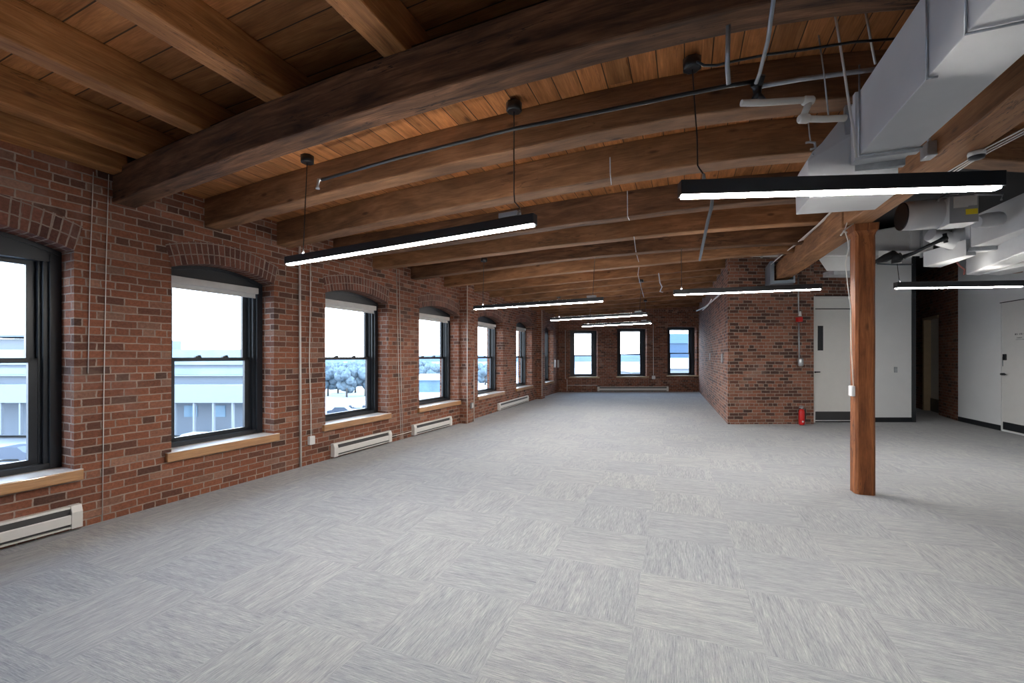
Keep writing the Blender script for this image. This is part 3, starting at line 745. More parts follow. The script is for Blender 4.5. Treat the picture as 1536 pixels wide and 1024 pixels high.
# ---------------------------------------------------------------- wall pipes, cords, boxes
def onA(x, y, d=.02):
    s = line_hit(AS, UA, x); p = AS + UA*s; Y = p.y; q = p + NA*d; return V((q.x, q.y, H + (HY-y)*Y/F))
def onB(x, y, d=.02):
    s = line_hit(AB, UB, x); p = AB + UB*s; q = p + NB*d; return V((q.x, q.y, H + (HY-y)*p.y/F))
def onF(x, y, d=.02):
    s = line_hit(BC, UF, x); p = BC + UF*s; q = p + NF*d; return V((q.x, q.y, H + (HY-y)*p.y/F))
def pipe(name, pts, r, mat, label, cat='pipe', group=None, seg=8):
    mb = MB(); mb.tube(pts, r, seg=seg); o = mb.build(name, mat); tag(o, label, cat, group); return o
def fl(p): return V((p.x, p.y, max(p.z, .004)))
pipe('cable', [onA(162, 262, .012), onA(158, 400, .012), onA(154.5, 600, .012), fl(onA(152.5, 781, .012))], .0032, M['cord'], 'thin pale cord running down the brick between the first two windows', 'cord')
pipe('cable', [onA(139, 258, .012), onA(134, 400, .012), onA(131, 560, .012)], .0035, M['cord'], 'pale cord hanging beside the arch of the leftmost window', 'cord')
pipe('conduit', [onA(447.8, 366, .02), fl(onA(449.5, 706, .02))], .0135, M['cord'], 'thick white conduit running down the brick between second and third windows')
root = thing('outlet_box')
mb = MB(); mb.tube([onA(464.5, 372, .012), onA(464.5, 470, .012), onA(463, 540, .012), onA(465.5, 620, .012), onA(465, 656, .02)], .0065); part(mb, 'cord', M['cord'], root)
c = onA(465, 660, .0); mb = MB(); mb.obox(c - UA*.04 - UZ*.055, UA, NA, .085, .045, .11); part(mb, 'box', M['white'], root, bevel=.006)
tag(recentre(root, c), 'white cord hanging down to a small white outlet box beside the third window', 'outlet')
pipe('conduit', [onA(594, 404, .012), onA(597, 560, .012), fl(onA(601, 661, .012))], .0045, M['cord'], 'left of two thin conduits on the brick between third and fourth windows', group=None)
pipe('conduit', [onA(597.5, 404, .014), onA(600.5, 560, .014), fl(onA(603.0, 660, .014))], .0045, M['cord'], 'right of two thin conduits on the brick between third and fourth windows')
pipe('conduit', [onA(583, 655, .02), onA(600, 651, .02), onA(616, 646.5, .02)], .0065, M['cord'], 'short pale conduit joining two baseboard heaters')
pc = AB + NB*.16 + UB*.02
pipe('conduit', [V((pc.x-.0, pc.y-.02, .0)), V((pc.x, pc.y-.02, 3.0))], .007, M['cord'], 'pale conduit down the corner of the first brick pilaster')
pd = AB + NB*.17 + UB*.33
pipe('conduit', [V((pd.x, pd.y, .0)), V((pd.x, pd.y, 1.35))], .008, M['cord'], 'short conduit on the front of the first brick pilaster')
root = thing('outlet_box'); c = AB + NB*.16 + UB*.15 + UZ*.30; mb = MB(); mb.obox(c, UB, NB, .09, .04, .12); part(mb, 'box', M['galv'], root, bevel=.004)
mb = MB(); mb.obox(c + UB*.02 + NB*.04 + UZ*.02, UB, NB, .05, .006, .08); part(mb, 'cover_plate', M['white'], root)
tag(recentre(root, c), 'small metal outlet box low on the first brick pilaster', 'outlet')
s2 = s_p2 + .1; pe = AB + NB*.18 + UB*(s2)
pipe('conduit', [V((pe.x, pe.y-.01, .1)), V((pe.x, pe.y-.01, 3.1))], .008, M['cord'], 'pale conduit up the edge of the second brick pilaster')
for x, l in ((831, 'left'), (836.3, 'right')):
    s = line_hit(AB, UB, x); c = AB + UB*s; z0 = H - (551-HY)*c.y/F; z1 = H - (539.5-HY)*c.y/F
    mb = MB(); mb.obox(c - UB*.05 + UZ*z0, UB, NB, .10, .06, z1-z0); o = mb.build('switch_box', M['white'], bevel=.006)
    tag(o, '%s of two white boxes near the far left corner' % l, 'switch')
pipe('conduit', [onF(848, 495), onF(848, 568), onF(850.5, 569), onF(850.5, 586)], .010, M['cord'], 'pale conduit in the far left corner of the end wall')
pipe('conduit', [onF(850.5, 577.5), onF(880, 577.5), onF(896, 577.5)], .012, M['cord'], 'horizontal conduit leading to the heater on the end wall')
root = thing('outlet_box'); c = onF(980, 566, .0); mb = MB(); mb.tube([onF(979.5, 486), onF(980, 563)], .011); part(mb, 'conduit', M['cord'], root)
mb = MB(); mb.obox(c - UF*.06 - UZ*.06, UF, NF, .12, .06, .13); part(mb, 'box', M['white'], root, bevel=.008)
tag(recentre(root, c), 'conduit ending in a round white box between two far windows', 'outlet')

# sprinkler main along the second bay
def PL(pts, z): return [W(x, y, z=z) for x, y in pts]
root = thing('sprinkler_pipe'); zz = lambda x: lerp(2.86, 2.98, (x-480)/660)
pp = [W(x, y, z=zz(x)) for x, y in ((482,269.5),(600,236),(771,193),(912,165),(1041,138.5),(1090,129),(1137,121))]
mb = MB(); mb.tube(pp, .0125, seg=10); part(mb, 'pipe', M['black'], root)
mb = MB(); e = pp[0]; mb.tube([e, e - V((.02,0,.0)), e - V((.03,0,.05)), e-V((.03,0,.075))], [.014,.014,.010,.018]); part(mb, 'sprinkler_head', M['galv'], root)
mb = MB(); mb.tube([W(1143,129,z=2.95), W(1200,119,z=2.97), W(1312,104,z=3.0), W(1400, 96, z=3.0)], .0125, seg=10); sublabel(part(mb, 'pipe', M['galv'], root), 'bare metal pipe')
b0 = W(1130,125,z=2.96); b1 = W(1143,112,z=2.99); b2 = W(1128,152,z=2.86); b3 = W(1147,150,z=2.86)
mb = MB(); mb.tube([b0, W(1136,130,z=2.95), W(1136,142,z=2.90), b2], [.02,.026,.02,.012]); mb.tube([W(1136,142,z=2.9), b3], [.02,.01]); mb.tube([b1, W(1136,130,z=2.95)], [.02,.026]); part(mb, 'coupling', M['black'], root)
tag(recentre(root, pp[3]), 'black sprinkler pipe running across the front of the second joist', 'pipe')
pipe('conduit', [W(1092.5,38,z=2.98), W(1091,100,Y=2.1), W(1093,126,Y=2.15)], .0115, M['galv'], 'short vertical grey conduit above the black sprinkler pipe')
pipe('conduit', [W(1161,-6,Y=1.75), W(1152,60,Y=1.9), W(1140,108,Y=2.1), W(1134,125,Y=2.15)], .009, M['galv'], 'slanting grey conduit dropping to the black pipe coupling')
pipe('conduit', [W(1071,274,Y=3.9), W(1067,312,Y=3.9), W(1062,330,Y=3.9), W(1052,378,Y=3.9), W(1049.5,391,Y=3.9)], [.016,.016,.015,.013,.009], M['steel'], 'blue-grey pipe end slanting down below the big pendant lamp')
root = thing('drain_pipe'); mb = MB(); r = .0165; Yp = 2.25
mb.tube([W(1112,154.5,Y=Yp), W(1145,154,Y=Yp), W(1206,150,Y=Yp)], r, seg=12); mb.tube([W(1214,152,Y=Yp), W(1204,177,Y=Yp)], r, seg=12); mb.tube([W(1206,178,Y=Yp), W(1235,178.5,Y=Yp), W(1268,177,Y=Yp)], r, seg=12); part(mb, 'pipe', M['pvc'], root)
for q in ((1212,151), (1206,178)):
    mb = MB(); c = W(q[0], q[1], Y=Yp); mb.tube([c-V((.028,0,.0)), c-V((.02,0,0)), c+V((.02,0,0)), c+V((.028,0,0))], [.017,.023,.023,.017], seg=12); part(mb, 'elbow', M['pvc'], root)
tag(recentre(root, W(1206,165,Y=Yp)), 'white plastic drain pipe with two elbows beside the duct end', 'pipe')
pipe('cable', [W(1045,92,Y=2.2), W(1056,98,Y=2.2), W(1075,98,Y=2.2), W(1100,92,Y=2.2), W(1150,82,Y=2.2), W(1210,74,Y=2.2), W(1280,63,Y=2.2), W(1345,58,Y=2.2), W(1400,54,Y=2.2)], .0065, M['black'], 'black cable sagging from the ceiling rose towards the duct', 'cable')
for (pts, r_, l) in (([(1228,53),(1236,110),(1243,176)], .0035, 'thin threaded rod above the white drain pipe'),
                    ([(1298,15),(1306,60),(1313,96)], .0055, 'pale rod between the joist and the duct top'),
                    ([(1212,178),(1214,200),(1216,214)], .003, 'short thin rod hanging below the drain pipe')):
    pipe('hanger_rod', [W(x, y, Y=2.3) for x, y in pts], r_, M['galv'] if r_ < .005 else M['cord'], l, 'rod')
pipe('hanger_rod', [W(x, y, Y=2.36) for x, y in ((1252,17),(1260,66),(1267,110),(1274,160),(1281,200),(1284,236))], .006, M['cord'], 'long pale strap rod hanging past the near corner of the duct end', 'rod')
mb = MB(); mb.tube([W(1209,214,Y=2.3), W(1214,213,Y=2.3), W(1222,214,Y=2.3), W(1223,222,Y=2.3), W(1216,224,Y=2.3)], .006); tag(mb.build('pipe_hook', M['galv']), 'small metal hook beside the white duct end', 'hook')
# clipped cables along joist undersides
def zig(pts, Y0, Y1, r, name, label, mat):
    n = len(pts); pipe(name, [W(x, y, Y=lerp(Y0, Y1, i/(n-1))) for i, (x, y) in enumerate(pts)], r, mat, label, 'cable')
zig([(915,236),(915.5,262),(917,277)], 3.3, 3.7, .004, 'cable', 'thin pale cable clipped up the third joist', M['galv'])
zig([(941,286),(941.5,325),(944,330)], 4.1, 4.6, .004, 'cable', 'thin pale cable clipped to the fourth joist', M['galv'])
zig([(951,355),(954,378),(959,396),(957,412),(962,432),(966,446)], 5.3, 11.0, .005, 'cable', 'pale zigzag cable clipped under the far joists', M['galv'])
zig([(988,410),(990,424),(993,430),(990,437),(994,438)], 7.6, 9.6, .010, 'cable', 'short looped metal cable under the far joists', M['galv'])
zig([(1086,432),(1078,443),(1070,450),(1058,460),(1045,466)], 9.0, 13, .018, 'cable', 'pale cable slanting along the top of the brick corner wall', M['cord'])
zig([(1067,449),(1062,458),(1054,465)], 9.4, 11, .012, 'cable', 'second short cable at the top of the brick corner wall', M['cord'])

# ---------------------------------------------------------------- linear pendants
def pendant(p0, p1, label, cords, h=.062, w=.058, drv=True, up_on=True):
    """p0, p1: ends of the underside; cords: list of (t, canopy point, attach shift)"""
    root = thing('pendant_lamp'); u = (p1-p0); L = u.length; u.normalize(); n = V((-u.y, u.x, 0)).normalized(); up = u.cross(n) * 1
    if up.z < 0: up = -up
    mb = MB(); a = p0 - n*w/2 + up*.009
    b, c, d = a + u*L, a + u*L + n*w, a + n*w
    mb.hexa([a, b, c, d, a+up*h, b+up*h, c+up*h, d+up*h]); part(mb, 'housing', M['black'], root, bevel=.003)
    mb = MB(); ww = w*.62; a = p0 - n*ww/2 + u*.012; b, c, d = a + u*(L-.024), a + u*(L-.024) + n*ww, a + n*ww
    up2 = up*.0095
    mb.hexa([a, b, c, d, a+up2, b+up2, c+up2, d+up2]); part(mb, 'diffuser', M['lamp'], root)
    mb = MB(); a = p0 - n*w*.36 + u*.06 + up*(h+.0075); b, c, d = a + u*(L-.36), a + u*(L-.36) + n*w*.72, a + n*w*.72; up3 = up*.002
    if up_on: mb.hexa([a, b, c, d, a+up3, b+up3, c+up3, d+up3]); part(mb, 'added_glow_strip', M['added_glow'], root)  # added glowing strip on the housing top, brightens the timber ceiling
    for t, can, mids in cords:
        q = p0 + u*(L*t) + up*(h+.014)
        cb = thing('x') if False else None
        mb = MB(); mb.tube([can] + mids + [q + up*.03, q], .0042, seg=6); part(mb, 'cord', M['black'], root)
        mb = MB(); mb.tube([can + UZ*.012, can + UZ*.012 - UZ*.001, can - UZ*.045, can - UZ*.05], [.05,.055,.055,.045], seg=8); part(mb, 'ceiling_rose', M['black'], root)
        mb = MB(); mb.tube([q - up*.002, q + up*.035], [.012,.006], seg=8); part(mb, 'cord_grip', M['galv'], root)
    if drv:
        mb = MB(); a = p1 - u*.24 - n*.028 + up*(h+.012); b, c, d = a+u*.13, a+u*.13+n*.056, a+n*.056
        mb.hexa([a,b,c,d,a+up*.03,b+up*.03,c+up*.03,d+up*.03]); part(mb, 'driver_box', M['grey'], root, bevel=.002)
    tag(recentre(root, (p0+p1)/2), label, 'lamp', 'linear pendant lamps'); return root
Z = 2.2
def rose(x, y, zc=3.02): return W(x, y, z=zc)
def C(x, y, t, mids=(), zc=3.02):
    c = rose(x, y, zc); return (t, c, [W(a, b, Y=c.y) for a, b in mids])
pendant(W(431,398,z=Z), W(803,338.5,z=Z), 'large glowing pendant bar hanging in front of the left wall windows', [C(461,236,.09,zc=3.11), C(771,157,.955,[(771,290),(772,303),(780,312)], 3.17)])
pendant(W(1019,297,z=2.25), W(1500,284,z=2.25), 'large glowing pendant bar crossing in front of the white duct and column head', [C(1038,92,.08,[(1041.5,149),(1045.6,205),(1046.5,249)],3.21)], h=.075, w=.066, drv=False, up_on=False)
pendant(W(711,464.5,z=Z), W(905,452.3,z=Z), 'middle pendant bar hanging left of centre beyond the big left one', [(.08, W(726,388,z=2.98), []), (.93, W(893,372,z=3.1), [])], h=.058, w=.046)
pendant(W(826,481,z=Z), W(971,473,z=Z), 'second smallest pendant bar, above the far windows', [(.1, W(838,444,z=3.05), []), (.93, W(962,420,z=3.2), [])], h=.058, w=.046)
pendant(W(873,490,z=Z), W(977,485,z=Z), 'smallest and farthest pendant bar in front of the end wall', [(.1, W(886,462,z=3.1), []), (.93, W(968,450,z=3.25), [])], h=.058, w=.046)
pendant(W(1010,443,z=Z), W(1232,434.5,z=Z), 'pendant bar hanging in front of the brick corner wall', [(.06, W(1022,358,z=3.2), [])], drv=False)
pendant(W(1343,433,z=2.3), W(1533,430.5,z=2.3), 'black pendant bar at the right edge, in front of the white walls', [(.03, W(1345,389,Y=5.5), [])], h=.075, w=.07, drv=False)

# ---------------------------------------------------------------- main white duct and plenum
UD = V((258, 650, 0)).normalized(); ND = V((UD.y, -UD.x, 0))
e = W(1285, 238, z=2.57); root = thing('supply_duct'); DW, DHt = .27, .37
mb = MB(); mb.obox(e - UD*5.0, UD, ND, 5.0, DW, DHt); part(mb, 'duct', M['duct'], root, bevel=.004)
mb = MB(); mb.obox(e - ND*.012 - UZ*.012 - UD*.015, UD, ND, .04, DW+.024, DHt+.024); part(mb, 'flange', M['duct'], root)
mb = MB(); mb.obox(e + UD*.025 + UZ*.006 + ND*.006, UD, ND, .10, DW-.012, DHt-.012); part(mb, 'neck', M['duct'], root)
mb = MB(); mb.obox(e - ND*.02 - UZ*.03 + UD*.12, UD, ND, .035, DW+.02, DHt+.04); part(mb, 'flange', M['galv'], root)
for px, py, k in ((1487-50, 40, 0), (1395, 108, 1), (1463, 26, 2)):
    k_ = (px-768)/F; dd = line_hit(V((e.x, e.y, 0)), UD, (1286, 1393, 1452)[k]) - (.05 if k == 0 else 0)
    c = e + UD*dd - ND*.006
    mb = MB(); mb.tube([c + UZ*(DHt+.14), c - UZ*.008], .0045, seg=6)
    if k != 1: mb.tube([c - UZ*.008, c - UZ*.008 + ND*(DW+.012)], .0055, seg=6)
    else: mb.tube([c - UZ*.008, c - UZ*.008 + ND*.035], .0055, seg=6)
    part(mb, 'strap', M['galv'], root)
tag(recentre(root, e - UD*1.2 + UZ*.1), 'big white rectangular duct running to the upper right corner', 'duct')
# plenum with sloped shoulder
root = thing('duct_plenum'); a = e + UD*.155 - ND*.03
mb = MB(); y0 = a.y
prof = [W(1214,297,Y=y0), W(1212,240,Y=y0), W(1219,227,Y=y0), W(1233,214,Y=y0), W(1262,177,Y=y0)]
right = a + ND*.28
prof = prof + [V((right.x, right.y, prof[-1].z)), V((right.x, right.y, prof[0].z))]
dvec = UD*.34
A_, B_ = [V((p.x, p.y, p.z)) for p in prof], [p + dvec for p in prof]
for k in range(len(A_)):
    k2 = (k+1) % len(A_); mb.face([A_[k], A_[k2], B_[k2], B_[k]])
mb.face(A_[::-1]); mb.face(B_); part(mb, 'casing', M['duct'], root, bevel=.003)
for q in ((1219,232),(1256,218),(1257,243),(1260,190)):
    mb = MB(); c = W(q[0], q[1], Y=y0-.004); mb.tube([c, c-V((0,.006,0))], .006, seg=8); part(mb, 'screw', M['galv'], root)
tag(recentre(root, a), 'white sheet metal plenum box with sloped shoulder at the duct end', 'duct')

UG = V((.36,1,0)).normalized(); NG = V((UG.y,-UG.x,0))
# items on the near girder
def gpt(x, y, d=.0):
    """point on the girder's left face"""
    k = (x-768)/F; Y = 1.781/(k-.37); return V((k*Y - d, Y, H + (HY-y)*Y/F))
gu = V((.37,1,0)).normalized(); gnn = V((gu.y,-gu.x,0))
root = thing('junction_box'); c = gpt(1399, 232); mb = MB(); mb.obox(c - gnn*.05 - gu*.05 - UZ*.02, gu, gnn, .1, .06, .10); part(mb, 'box', M['galv'], root, bevel=.006)
mb = MB(); mb.tube([c - gnn*.02 + UZ*.07, c - gnn*.02 + UZ*.2], .011); part(mb, 'conduit', M['galv'], root)
tag(recentre(root, c), 'square grey junction box on the side of the near girder', 'box')
root = thing('smoke_detector'); c = W(1465, 228, z=2.77); mb = MB(); mb.tube([c + UZ*.002, c - UZ*.008, c - UZ*.028], [.042,.045,.043], seg=20); part(mb, 'base', M['white'], root)
mb = MB(); mb.tube([c - UZ*.026, c - UZ*.045, c - UZ*.05], [.042,.038,.01], seg=20); part(mb, 'sensor', M['black'], root)
tag(recentre(root, c), 'round black and white detector under the near girder', 'detector')
for i, off in enumerate((0, 7, 13)):
    pipe('cable', [W(1415+off, 262, z=2.765), W(1447+off*.8, 243, z=2.762), W(1480+off*.6, 222+off*.3, z=2.762), W(1536, 193+off*.6, z=2.765), W(1580,165+off*.6,z=2.765)], .0045, M['cord'],
         ['upper','middle','lower'][i] + ' of three white cables under the near girder by the detector', 'cable', 'white cables under the near girder')
for i in range(3):
    o_ = i*3.2
    pipe('cable', [W(1296-o_*.6, 297+o_*.2, Y=4.55), W(1262-o_, 306+o_*.3, Y=4.75), W(1232-o_, 334+o_*.6, Y=5.3), W(1202-o_, 362+o_*.3, Y=6.3), W(1176-o_, 379+o_, Y=7.3), W(1163-o_, 390+o_, Y=8.1)], .007, M['cord'],
         ['right','middle','left'][i] + ' of three white cables along the top of the far girder', 'cable', 'white cables along the far girder')
root = thing('wall_switch'); c = cc - ng*.088 - ug*.02
c = V((c.x, c.y, H - (586-HY)*c.y/F)); mb = MB(); mb.obox(c - ng*.03 - ug*.05 - UZ*.055, ug, ng, .09, .035, .11); part(mb, 'box', M['white'], root, bevel=.008)
cw = [W(1274,297,Y=4.4), W(1272,330,Y=4.42), W(1267,345,Y=4.45), W(1272,362,Y=4.45), W(1273,372,Y=4.5), W(1268,395,Y=4.5), W(1272,430,Y=4.5), W(1276,460,Y=4.49), W(1277,520,Y=4.5), W(1279,560,Y=4.51), W(1280,578,Y=4.5)]
mb = MB(); mb.tube(cw, .005, seg=6); part(mb, 'cord', M['cord'], root)
mb = MB(); mb.tube([W(1261,353,Y=4.43), W(1268,344,Y=4.42), W(1280,335.5,Y=4.41)], [.008,.007,.005], seg=6); mb.tube([W(1265,346,Y=4.42), W(1270,349,Y=4.42)], .011, seg=6); part(mb, 'cable_tie', M['cord'], root)
tag(recentre(root, c), 'white switch box on the timber column with its cord running up', 'switch')

# ---------------------------------------------------------------- right side ducts
def prism(name, pts, Y, depth, mat, root, bev=.004):
    """solid whose near face is the outline pts at depth Y, running back along the room"""
    P = [W(x, y, Y=Y) for x, y in pts]; Q = [p + UB*depth for p in P]; mb = MB()
    for k in range(len(P)):
        k2 = (k+1) % len(P); mb.face([P[k], P[k2], Q[k2], Q[k]])
    mb.face(P[::-1]); mb.face(Q); return part(mb, name, mat, root, bev)
root = thing('fan_unit'); c0 = W(1353, 325, Y=4.9); c1 = c0 + V((.95,-.32,0)).normalized()*.40
ax = (c1-c0).normalized()
mb = MB(); mb.tube([c0, lerp(c0,c1,.3), c1], [.155,.16,.16], seg=28); part(mb, 'round_duct', M['duct'], root)
mb = MB(); mb.tube([c0 - ax*.012, c0 - ax*.004], [.150,.155], seg=28); sublabel(part(mb, 'end_shade_disc', M['black'], root), 'black disc painting the shade inside the open end')  # solid black disc paints the shade inside the duct mouth
fo = W(1424, 335.5, Y=4.6); fw, fh = .235, .285
mb = MB(); mb.obox(fo, NG, UG, fw, .24, fh); part(mb, 'casing', M['duct'], root, bevel=.004)
def fp(name, x0, y0, x1, y1, d, mat):
    """plate on the casing's front: x, y as fractions of its width and height"""
    mb = MB(); mb.obox(fo + NG*(fw*x0) + UZ*(fh*y0) - UG*d, NG, UG, fw*(x1-x0), d, fh*(y1-y0)); return part(mb, name, mat, root)
sublabel(fp('control_panel', .0, .0, 1, 1, .006, M['grey']), 'grey control panel'); fp('control_cover', .13, .56, .62, .96, .02, M['paper']); fp('control_cover', .62, .60, .93, .96, .016, M['paper'])
sublabel(fp('sticker', .56, .28, .97, .48, .009, M['yellow']), 'yellow sticker')
mb = MB(); mb.tube([W(1406,303,Y=4.7), W(1410,297,Y=4.7), W(1422,291,Y=4.7), W(1437,290,Y=4.7)], .012); part(mb, 'bracket', M['galv'], root)
mb = MB(); mb.tube([W(1462,292,Y=4.5), W(1504,291.5,Y=4.5), W(1502,300,Y=4.5)], .010); part(mb, 'bracket', M['galv'], root)
tag(recentre(root, c1), 'white round fan duct with dark open end and control box, right of the column top', 'duct')

# big rectangular duct at right edge
root = thing('return_duct'); a = W(1456, 371, z=2.75)
mb = MB(); mb.obox(a - UG*3.0, UG, NG, 3.0, .37, .37); part(mb, 'duct', M['duct'], root, bevel=.004)
mb = MB(); mb.obox(a - ND*.0 - NG*.02 - UZ*.03, UG, NG, .035, .41, .03); mb.obox(a - NG*.025 - UZ*.045, UG, NG, .06, .42, .02); part(mb, 'flange', M['galv'], root)
mb = MB(); mb.obox(a + UG*.03 + NG*.01 - UZ*.02, UG, NG, .22, .35, .36); part(mb, 'collar', M['duct'], root, bevel=.003)
a2 = W(1411, 401, z=2.66); b2 = W(1464, 383, z=2.66)
mb = MB(); mb.hexa([W(1385,400,z=2.66), W(1411,401,z=2.66), b2, W(1449,383,z=2.66)] + [p + UZ*.2 for p in (W(1385,400,z=2.66), W(1411,401,z=2.66), b2, W(1449,383,z=2.66))]); part(mb, 'branch', M['duct'], root, bevel=.003)
c = W(1464, 333, Y=4.75); mb = MB(); mb.tube([c, c + V((.12,-.0,.02)), c + V((.26,.02,.04))], [.065,.08,.08], seg=20); part(mb, 'transition', M['duct'], root)
tag(recentre(root, a), 'white rectangular duct entering from the right edge above the doors', 'duct')

root = thing('elbow_duct'); mb = MB(); mb.tube([W(1395,352,Y=5.6), W(1415,358,Y=5.6), W(1430,362,Y=5.55), W(1440,356,Y=5.5), W(1444,345,Y=5.5)], [.08,.10,.11,.10,.09], seg=20); part(mb, 'elbow', M['duct'], root)
mb = MB(); c = W(1427,361,Y=5.55); mb.tube([c, c+V((.02,0,0))], .118, seg=20); part(mb, 'band', M['galv'], root)
tag(recentre(root, W(1420,358,Y=5.6)), 'round white elbow duct under the control box', 'duct')

root = thing('cross_duct')
mb = MB(); mb.hexa([W(1216,385,Y=7.0)-UZ*.0, W(1400,384,Y=6.6), W(1400,384,Y=7.3), W(1216,385,Y=7.6), W(1216,362,Y=7.0), W(1400,330,Y=6.6), W(1400,330,Y=7.3), W(1216,362,Y=7.6)])
part(mb, 'duct', M['duct'], root, bevel=.02)
mb = MB(); mb.hexa([W(1214,368,Y=7.0), W(1240,406,Y=7.0), W(1275,406,Y=7.0), W(1275,366,Y=7.0), W(1214,368,Y=7.5), W(1240,406,Y=7.5), W(1275,406,Y=7.5), W(1275,366,Y=7.5)]); part(mb, 'boot', M['duct'], root, bevel=.01)
mb = MB(); mb.box(*W(1251,412,Y=7.05), *W(1274,409,Y=7.3)); part(mb, 'grille', M['galv'], root)
mb = MB(); p0 = W(1318,398,Y=6.5); mb.hexa([W(1318,392,Y=6.5), W(1360,386,Y=6.5), W(1395,376,Y=6.5), W(1318,376,Y=6.5), W(1318,392,Y=6.7), W(1360,386,Y=6.7), W(1395,376,Y=6.7), W(1318,376,Y=6.7)]); part(mb, 'lower_lip', M['duct'], root)
for x in (1365, 1381):
    mb = MB(); c = W(x, 357, Y=6.6); mb.box(c.x-.015, c.y-.02, c.z-.30, c.x+.015, c.y+.0, c.z+.27); part(mb, 'seam_strip', M['galv'] if x > 1370 else M['duct'], root)
tag(recentre(root, W(1300,365,Y=6.8)), 'wide white duct crossing behind the top of the timber column', 'duct')

root = thing('refrigerant_line'); mb = MB()
mb.tube([W(1418,357,Y=5.0), W(1409,361,Y=5.0), W(1390,370,Y=5.1), W(1372,379,Y=5.2), W(1356,385,Y=5.3)], [.035,.022,.020,.020,.030], seg=10)
mb.tube([W(1417,350,Y=5.0), W(1419,364,Y=5.0)], [.02,.02], seg=8); part(mb, 'insulated_pipe', M['black'], root)
mb = MB(); mb.tube([W(1352,384,Y=5.3), W(1343,387,Y=5.35), W(1342,380,Y=5.35)], [.05,.06,.03], seg=10); mb.tube([W(1341,381,Y=5.4), W(1328,387,Y=5.4), W(1312,393,Y=5.45)], [.05,.05,.02], seg=10); part(mb, 'insulated_valve', M['bdark'], root)
tag(recentre(root, W(1372,379,Y=5.2)), 'black insulated pipe slanting between the white ducts', 'pipe')

root = thing('lit_duct'); p = [W(1448,413,z=2.60), W(1560,392,z=2.60)]
mb = MB(); mb.hexa([W(1449,412,z=2.55), W(1470,413,z=2.55), W(1600,372,z=2.55), W(1575,362,z=2.55)] + [q + UZ*.26 for q in (W(1449,412,z=2.55), W(1470,413,z=2.55), W(1600,372,z=2.55), W(1575,362,z=2.55))]); part(mb, 'duct', M['duct'], root, bevel=.01)
mb = MB(); mb.hexa([W(1476,411,z=2.53), W(1500,413,z=2.53), W(1640,388,z=2.53), W(1640,378,z=2.53)] + [q + UZ*.05 for q in (W(1476,411,z=2.53), W(1500,413,z=2.53), W(1640,388,z=2.53), W(1640,378,z=2.53))]); part(mb, 'lower_panel', M['duct'], root, bevel=.004)
tag(recentre(root, W(1500,400,z=2.6)), 'cream-lit duct above the black pendant at the right edge', 'duct')
pipe('red_wire', [W(1434,392,Y=6.8), W(1440,399,Y=6.8), W(1447,404,Y=6.8), W(1446,412,Y=6.8)], .012, plain('red_wire', (.35,.12,.10)), 'reddish wire dangling beside the dark gap at the wall top', 'cable')
root = thing('fire_sprinkler'); c = W(1526, 405, Y=6.6); mb = MB(); mb.tube([c + UZ*.12, c], [.02,.03]); part(mb, 'pipe', M['white'], root)
mb = MB(); mb.tube([c, c - UZ*.03, c - UZ*.04], [.03,.06,.055], seg=12); part(mb, 'head', plain('bronze', (.25,.12,.06), .4, .6), root)
tag(recentre(root, c), 'bronze sprinkler head above the right edge door', 'sprinkler')
root = thing('flat_duct')
mb = MB(); mb.hexa([W(1111,385,Y=7.4), W(1168,386,Y=7.4), W(1172,384,Y=8.2), W(1120,383,Y=8.2), W(1114,372,Y=7.4), W(1168,377,Y=7.4), W(1172,376,Y=8.2), W(1120,372,Y=8.2)]); part(mb, 'duct', M['duct'], root)
mb = MB(); c = W(1142,379,Y=7.38); mb.box(c.x-.015, c.y-.02, c.z-.09, c.x+.015, c.y, c.z+.12); part(mb, 'strap', M['galv'], root)
tag(recentre(root, W(1140,379,Y=7.6)), 'small flat white duct left of the far girder end', 'duct')
pipe('conduit', [W(1316,395.5,Y=9.335), W(1345,397,Y=9.335), W(1368,396.5,Y=9.335)], .014, M['steel'], 'thin dark rod across the top of the white wall panel')

# ---------------------------------------------------------------- doors
def P9(x, y, Y): return W(x, y, Y=Y)
root = thing('door_1'); Yd = 9.30; xL = W(1221,0,Y=Yd).x; xR = 7.44; zt = H + (HY-463)*Yd/F
mb = MB(); mb.box(xL, Yd, .03, xR, Yd+.05, zt-.01); part(mb, 'door_leaf', M['door'], root, bevel=.003)
mb = MB(); mb.box(xL, Yd-.005, zt+.012, xR, Yd+.05, H + (HY-447.5)*Yd/F); part(mb, 'transom_panel', M['door'], root)
mb = MB(); mb.box(xL-.04, Yd-.04, 0, xL, Yd+.06, 2.70); mb.box(xR, Yd-.02, 0, xR+.04, Yd+.06, 2.70); mb.box(xL, Yd-.02, 2.66, xR, Yd+.06, 2.70); part(mb, 'door_frame', M['door'], root)
mb = MB(); mb.box(xL+.015, Yd-.008, .05, xR-.01, Yd, H-(617-HY)*Yd/F); sublabel(part(mb, 'kick_plate', M['kick'], root), 'dark grey kick plate')
g = [W(1226.5,525.5,Y=Yd), W(1234.5,488.5,Y=Yd)]
mb = MB(); mb.box(g[0].x, Yd-.006, g[0].z, g[1].x, Yd+.003, g[1].z); sublabel(part(mb, 'vision_panel', M['black'], root), 'narrow dark glass panel')
h = W(1221.5,558,Y=Yd-.04); mb = MB(); mb.tube([h, h + V((.12,0,.004)), h + V((.13,.03,.004))], .012); mb.tube([h + V((.02,.04,0)), h + V((.02,0,0))], .02); part(mb, 'handle', M['black'], root)
tag(recentre(root, V((xL, Yd, 0))), 'white door with narrow dark glass slot and grey kick plate behind the timber column', 'door', kind='structure')
mb = MB(); mb.box(6.45, Yd+.06, -.01, 7.6, Yd+.2, 2.75); tag(mb.build('wall_behind_door', M['bdark']), 'dark void behind the white door', 'wall', kind='structure')

